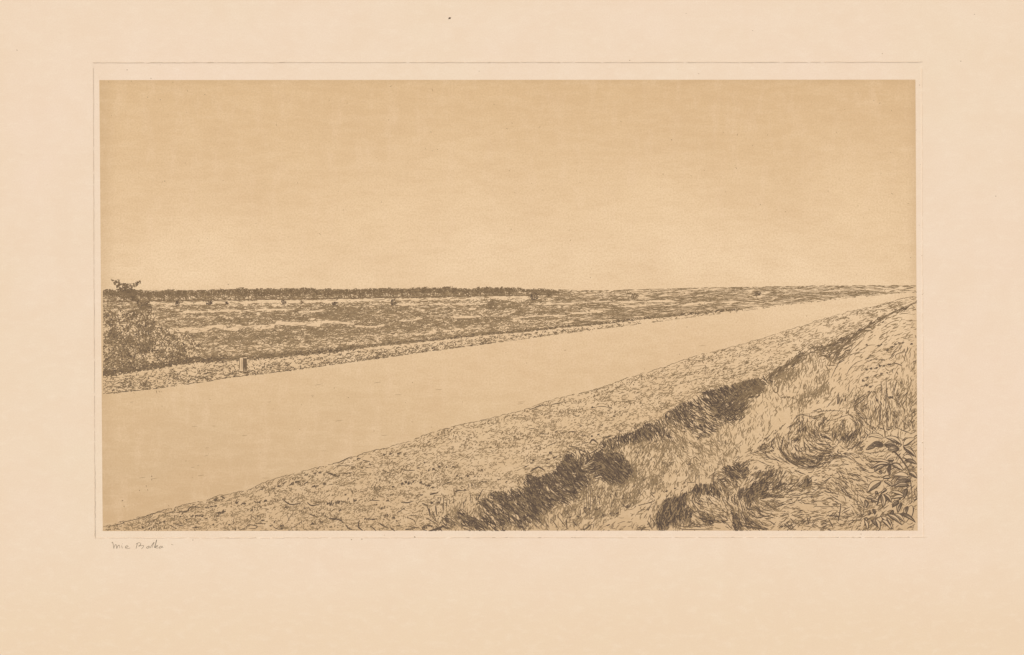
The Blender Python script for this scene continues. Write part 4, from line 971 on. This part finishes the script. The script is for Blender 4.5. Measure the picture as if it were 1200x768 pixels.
trace(s, tN, 9.23, '230,310 240,400:7; 260,320 272,400 315,442:8; 120,380 222,412:11; 280,192 360,165 450,140:5; 390,535 440,512 482,490 542,450:8; 400,540 430,500:7; 440,535 470,490:7; 480,530 510,480:7; 520,510 550,455:6; 190,692 230,642 300,602 392,612 442,642:7; 230,630 300,590 400,600:5; 420,590 512,672:6; 400,600 480,660:5; 520,712 602,742:9; 510,690 560,720:7; 560,627 640,592:6; 610,572 700,555 805,545:6; 600,690 640,710:6; 590,680 620,690:6; 760,30 735,310:8; 750,110 760,240:6; 740,290 790,310:10; 780,260 785,310:6; 820,80 822,300:6; 830,110 835,280:5; 860,90 862,220:4; 905,70 900,260:4; 930,110 935,240:5; 950,100 945,250:5; 820,312 880,300:9; 840,290 900,270:6; 980,200 1062,280:6; 1000,220 1040,280:5; 1050,240 1062,285:5; 1100,220 1112,312:7; 1120,250 1130,300:5; 920,280 1000,322 1092,355:6; 970,310 1040,330:5; 610,180 600,240:6; 560,160 590,200:6; 500,130 540,170:7; 640,290 720,342:6; 670,270 720,330:6; 340,680 410,685:4; 310,740 350,720:5; 440,560 500,590:4; 900,380 1000,412:3; 20,440 60,430:5; 150,220 120,260:9; 110,240 90,300:7; 60,290 100,400:5; 30,300 70,420:5; 0,330 50,450:6; 180,440 230,500 290,480:7; 540,390 600,400:7; 290,540 300,570:9', M_INK)
trace(s, tO, 9.23, '550,320 560,312:10; 600,215 640,215:8; 640,210 665,205:12; 540,490 602,480:7; 620,552 640,540:14; 690,540 700,560:14; 760,430 766,582:6; 770,470 775,560:5; 815,400 822,682:7; 830,560 840,680:8; 800,540 812,660:6; 865,430 866,540:4; 935,410 892,592:8; 905,470 880,592:6; 920,450 900,560:5; 1000,450 1004,520:4; 945,510 930,600:6; 970,440 986,462:9; 440,670 602,570:7; 460,690 562,612:7; 480,700 580,620:6; 500,690 600,610:5; 300,560 290,682:11; 312,600 300,680:8; 345,620 320,682:8; 360,580 350,605:7; 380,620 370,652:11; 380,390 420,300 500,230 560,205:4; 370,180 300,240 220,400:6; 420,160 470,130 560,120:5; 450,60 380,170:5; 300,240 370,200:7; 520,560 545,515:5; 850,200 890,140 942,100:7; 870,190 910,140:6; 930,200 920,150 1000,110:6; 1010,212 1030,130 1052,80:6; 1025,130 1010,80:6; 1070,182 1080,120:6; 1110,220 1145,212:8; 1080,332 1120,270 1110,222:7; 950,60 900,110:6; 990,50 960,90:6; 1050,60 1040,110:6; 890,235 940,245 985,265:9; 930,330 945,360:7; 885,300 890,350:6; 700,600 722,662:11; 750,650 772,690:11; 790,620 812,652:12; 860,600 890,620:14; 900,620 960,690:7; 940,680 1000,640:6; 1040,600 1090,640:6; 1000,600 1060,540:7; 1050,700 1100,640:6; 990,690 1040,620:6; 540,720 600,690:7; 560,740 630,715:7; 430,560 470,500:4; 400,540 420,470:3; 690,690 700,740:7; 750,690 755,766:5; 830,690 830,766:5; '
      '600,307:14; 650,297:14; 712,290:15; 750,270:16; 850,252:15; 800,265:10; 710,195:12; 780,202:13; 565,425:15; 615,395:15; 700,372:13; 770,352:15; 830,342:9; 740,50:13; 760,40:8; 830,98:13; 880,60:15; 920,32:14; 960,18:11; 1000,15:11; 1092,30:15; 605,472:16; 650,490:16; 690,550:12; 870,605:18; 720,640:12; 610,40:7; 645,150:7; 620,185:7', M_INK)
trace(s, tR, 9.23, '690,545 700,535:9; 810,445 820,430:9; 605,640 612,630:8; 975,300 1050,300:6; 1090,205 1130,245:5; 1030,380 1140,380:4; 1030,420 1100,425:5; 900,545 970,520:6; 1130,540 1142,555:7; 640,240 650,235:9; 525,305 532,300:8; 130,520 135,545:7; 610,290 700,330:3; 570,580 400,740:5; 960,430 880,470:4; 760,470 860,400 960,370:3; 480,740 620,650 700,640:3; 1000,570 1090,580:4; 740,560 860,480:3', M_FINE)
slope = s.build('grassy_slope', root)

# ------------------------------------------------------------------ leafy plant in the lower right corner, leaf by leaf
plant = None
st = Sheet()
trace(st, tN, 9.23, '800,482 880,532 950,592 1010,672 1060,742:15; 960,500 990,470:9; 640,500 760,480:10', M_INK)
trace(st, tL, 9.23, '985,0 1030,60 1060,110 1075,180 1085,260 1095,340 1100,412:10; 1060,60 1080,130 1095,200:6; 1050,240 1040,330 1050,402:7; 640,642 700,622 760,602 830,572 862,530:6; 1100,410 1080,470:6', M_INK)
plant = s_stem = st.build('leafy_plant', root)
LEAVES = []
def lv(t, txt):
    for part in txt.split(';'):
        a = [float(q) for q in part.replace(' ', ',').split(',') if q]
        (x0, y0), (x1, y1) = t([(a[0], a[1])])[0], t([(a[2], a[3])])[0]
        LEAVES.append((x0, y0, x1, y1, a[4] / 9.23, a[5]))
lv(tN, '790,400 610,375 45 .1;980,470 800,390 60 .5;1000,480 1130,405 58 .15;920,490 790,470 50 .8;790,480 640,480 60 .9;700,490 600,530 40 .9;960,520 830,530 60 .95;1000,490 1115,600 60 .5;1010,500 1140,612 30 .3;1000,600 1110,640 55 .15;1020,640 1152,685 40 .9;900,680 650,722 46 .5;860,670 640,655 30 .2;870,680 1000,742 50 .8;862,690 850,800 36 .9;740,710 690,766 40 .6;900,640 830,640 30 .5')
lv(tL, '850,40 650,82 50 .6;800,52 690,112 36 .6;862,50 850,132 34 .9;880,42 1002,105 44 .5;740,110 770,140 26 .9;1060,172 890,160 56 .3;1070,202 890,272 64 .8;1080,222 920,200 50 .8;1060,262 900,285 40 .7;1060,122 1152,190 50 .5;1040,300 1010,402 50 .85;1010,382 860,335 32 .3;1000,388 880,410 34 .2;760,222 610,342 74 .45;790,220 892,282 34 .6;760,352 780,502 52 .55;790,362 872,452 44 .55;740,372 712,482 40 .4;600,402 690,410 34 .6;590,422 600,502 40 .9;650,432 735,442 36 .7;1090,482 1080,622 74 .12;1050,492 1020,592 46 .85;1110,422 1152,402 28 .3;1122,302 1136,402 28 .08;950,432 880,502 46 .8;980,452 940,562 44 .7;890,532 880,602 30 .9;760,602 890,742 52 .3;830,582 982,692 44 .5;900,572 1012,662 44 .5;960,572 1132,665 34 .9;650,642 752,732 44 .8;582,642 612,742 34 .3;700,632 742,742 36 .4;770,640 872,742 40 .35;820,622 862,702 34 .5;600,612 600,650 40 .9;670,520 690,580 30 .8;640,540 625,590 24 .7;860,180 780,190 26 .2;720,330 700,360 26 .8;820,310 760,350 20 .5')
for li, (x0, y0, x1, y1, wd, dk_) in enumerate(LEAVES):
    st = Sheet(); lz = INK_Z + 0.00005 + li * 0.000006
    a, b = np.array([x0, y0]), np.array([x1, y1]); dv = b - a; L = np.linalg.norm(dv); dv /= L; nv = np.array([-dv[1], dv[0]])
    if nv[1] > 0: nv = -nv
    bow = nv * L * 0.1
    t = np.linspace(0, 1, 9)
    prof = (np.sin(math.pi * t ** 0.8) ** 0.85) * wd * 0.5
    mid = a + dv * (t * L)[:, None] + bow * np.sin(math.pi * t)[:, None]
    U1, U2 = mid + nv * prof[:, None], mid - nv * prof[:, None]
    st.area(list(map(tuple, U1)) + list(map(tuple, U2[::-1][1:-1])), lz)
    zz = lz + 0.000003
    for q in (U1, U2): st.ribbons(smooth(q, 12)[None], np.array([0.92]), M_INK, zz, zr=rng.uniform(0, 0.000002))
    if dk_ > 0.1:
        dk_ *= 1.0; n = max(1, int(wd * dk_ / 0.8))
        for k in range(n):
            f = 1 - 2 * dk_ * (k + 0.5) / n if dk_ < 0.95 else 1 - 2 * (k + .5) / n
            q = mid - nv * (prof * f)[:, None]
            i0, i1 = (0, 9) if rng.random() < 0.6 else (0, rng.integers(5, 9))
            st.ribbons(smooth(q[i0:i1], 10)[None], np.array([rng.uniform(0.65, 0.9)]), M_INK, zz, zr=rng.uniform(0, 0.000002))
    else:
        st.ribbons(smooth(mid[1:7], 8)[None], np.array([0.5]), M_FINE, zz, zr=rng.uniform(0, 0.000002))
    st.build('leaf', plant)
# grass blades rising beside the plant
st = Sheet()
trace(st, tL, 9.23, '500,412 510,482 556,617:6; 520,472 556,582:5; 590,422 570,562 560,617:6; 325,470 315,562 296,657:11; 250,602 300,612 300,655:11; 240,602 290,542:7; 262,620 285,590:9; 330,270 390,350 432,402 482,420:8; 300,270 360,342 422,402:6; 350,280 442,402:6; 320,270 345,320 400,390:6; 420,130 480,155 522,185 562,190:8; 340,175 392,200:11; 330,210 398,262:7; 165,285 242,362:6; 210,370 287,427:6; 260,440 297,462:12; 150,222 217,178:8; 120,192 167,148:5; 255,147 312,118:6; 40,217 67,203:7; 500,95 580,110 642,130:6; 520,45 582,92:6; 530,80 612,122:7; 590,30 652,82:5; 440,185 482,217:8; 480,310 522,352:5; 520,315 562,342:5; 440,310 492,362:6; 500,360 592,412:6; 0,370 60,365:6; 0,400 80,395:6; 330,560 380,520 432,500:6; 340,572 422,530:8; 370,632 422,600:7; 330,612 382,590:6; 400,667 450,645 542,645:6; 410,577 482,575:7; 0,682 60,630 142,610:7; 110,692 160,660 212,650:7; 120,722 192,690:8; 190,620 220,680 242,722:12; 100,747 162,735:7; 440,690 446,692:6; 466,696 472,698:6; 492,698 498,700:6; 518,694 524,692:7; 535,685 545,678:7; 180,562 232,540:7; 560,290 620,320:6; 580,270 610,300:5; 620,390 680,380:5; 450,475 580,470:4; 1060,720 1110,725:5; 950,740 1000,745:5', M_INK)
st.build('grass_blades', slope)

CLIP[0] = False
# ------------------------------------------------------------------ pencil signature under the plate mark
st = Sheet()
SIG = ('264,430 274,424 282,466 284,490:3.6; 284,488 296,456 310,450 314,486 326,462 342,454 345,486:3.6; 364,456 369,480 376,484:3.6; 371,438 373,443:5; 398,482 422,472 430,464 416,459 402,470 406,484 424,488 452,482:3.6; '
      '523,434 516,462 508,490:3.8; 508,444 526,432 548,430 556,442 548,456 534,464 562,458 586,458 578,476 560,493:3.8; 640,461 618,472 614,482 628,485 642,466 648,484:3.6; 648,484 672,446 690,425 684,440 668,482:3.6; 692,478 704,440 716,400 708,436 696,482:3.6; 696,482 722,466 728,459 716,458 706,474 716,484 736,480:3.6; 762,461 744,472 742,484 758,480 772,464 772,476 784,478:3.6; 862,444 870,448 884,452:4')
ts = tile(100, 586, 8.57)
for pts, wd in parse(SIG): st.line(ts(pts), wd / 8.57 * 1.15, M_PENCIL, k=6 * len(pts))
for me_v in st.v: me_v[:, 2] += 0.00012
st.build('signature', root)

# ------------------------------------------------------------------ plate mark: ink caught on the bevel of the plate; specks in the paper
st = Sheet()
def broken(p, q, n, m, w0, w1, keep):
    p, q = np.array(p), np.array(q)
    for i in range(n):
        if rng.random() > keep(i / n): continue
        a = p + (q - p) * (i / n); b = p + (q - p) * ((i + rng.uniform(0.7, 1.3)) / n)
        st.line([a + rng.normal(0, 0.18, 2), b + rng.normal(0, 0.18, 2)], rng.uniform(w0, w1), m, k=3)
M_TONE = ink_material('plate_edge_stain', (235, 209, 179), (228, 201, 171))
M_SPOT = ink_material('plate_edge_ink', (178, 152, 122), (150, 125, 98))
broken((109, 73.4), (1079, 72.8), 60, M_TONE, 0.5, 0.8, lambda t: 1.0)
broken((109, 73.6), (1079, 73), 110, M_TONE, 0.4, 0.8, lambda t: 0.7 - 0.4 * t)
broken((110, 73.5), (360, 73.3), 30, M_SPOT, 0.2, 0.35, lambda t: 0.3)
broken((110.6, 630.6), (1082, 629.8), 70, M_TONE, 0.4, 0.8, lambda t: 1.0)
broken((110.6, 630.4), (1082, 629.6), 160, M_TONE, 0.4, 0.9, lambda t: 0.3)
broken((500, 630.4), (1075, 629.6), 150, M_SPOT, 0.3, 0.6, lambda t: 0.10 + 0.12 * t)
broken((109.2, 80), (111, 628), 40, M_TONE, 0.4, 0.7, lambda t: 1.0)
broken((111, 545), (111.4, 630), 12, M_TONE, 0.8, 1.2, lambda t: 0.9)
broken((111, 560), (111.4, 630), 16, M_SPOT, 0.2, 0.4, lambda t: 0.5)
broken((1080.4, 80), (1082.4, 626), 40, M_TONE, 0.4, 0.7, lambda t: 1.0)
for a in st.v: a[:, 2] += 0.00011
st.build('plate_mark', sheet)
SPOTS = [(527, 21.5, 1.5), (193, 212.5, .8), (447, 237, .6), (20, 59, .7), (267.5, 333.5, .8), (300, 262, .5), (243, 280, .5), (162, 306, .5), (787, 164, .8), (850, 225, .6), (891, 240, .6), (1142, 17, .7), (1126, 72, .7), (804, 16, .5), (882, 36, .5), (738, 71, .7), (1167, 230, .7), (505, 155, .7), (507, 177, .6), (1067, 302, .6), (149, 82, .7), (177, 92, .6), (173, 114, .7), (188, 117, .7), (226, 633, .6), (1009, 626, .6), (1081, 519, .6), (692, 325.5, .6), (936, 331, .5), (1004, 321.5, .5), (1034, 63, .6), (1024, 118, .6), (1031, 121, .6), (486, 629.5, .9), (424, 632, .8), (412, 632.5, .8)]
for x, y, r in SPOTS:
    st = Sheet(); th = rng.uniform(0, 6.28)
    n = 7; st.area([(x + r * math.cos(q) * rng.uniform(.7, 1.2), y + r * .8 * math.sin(q) * rng.uniform(.7, 1.2)) for q in np.linspace(0, 6.28, n + 1)[:-1]], 0.00003 if not (110 < x < 1081 and 75 < y < 629) else INK_Z, M_INK if r > 1.2 else M_SPOT)
    if r > 1.2: st.line([(x - 1.6, y + 1.2), (x + 1.7, y - 1)], 0.6, M_INK, z=0.00003)
    st.build('speck', sheet)
st = Sheet()
for i in range(420):       # faint grit scattered through paper and print
    x, y = rng.uniform(2, 1198), rng.uniform(2, 766)
    inp = 108 < x < 1083 and 72 < y < 632
    st.line([(x, y), (x + rng.normal(0, 1.0), y + rng.normal(0, 1.0))], rng.uniform(0.3, 0.6), M_FAINT if inp else M_TONE, k=3, z=INK_Z if inp else 0.00003)
st.build('paper_grit', sheet)['kind'] = 'stuff'
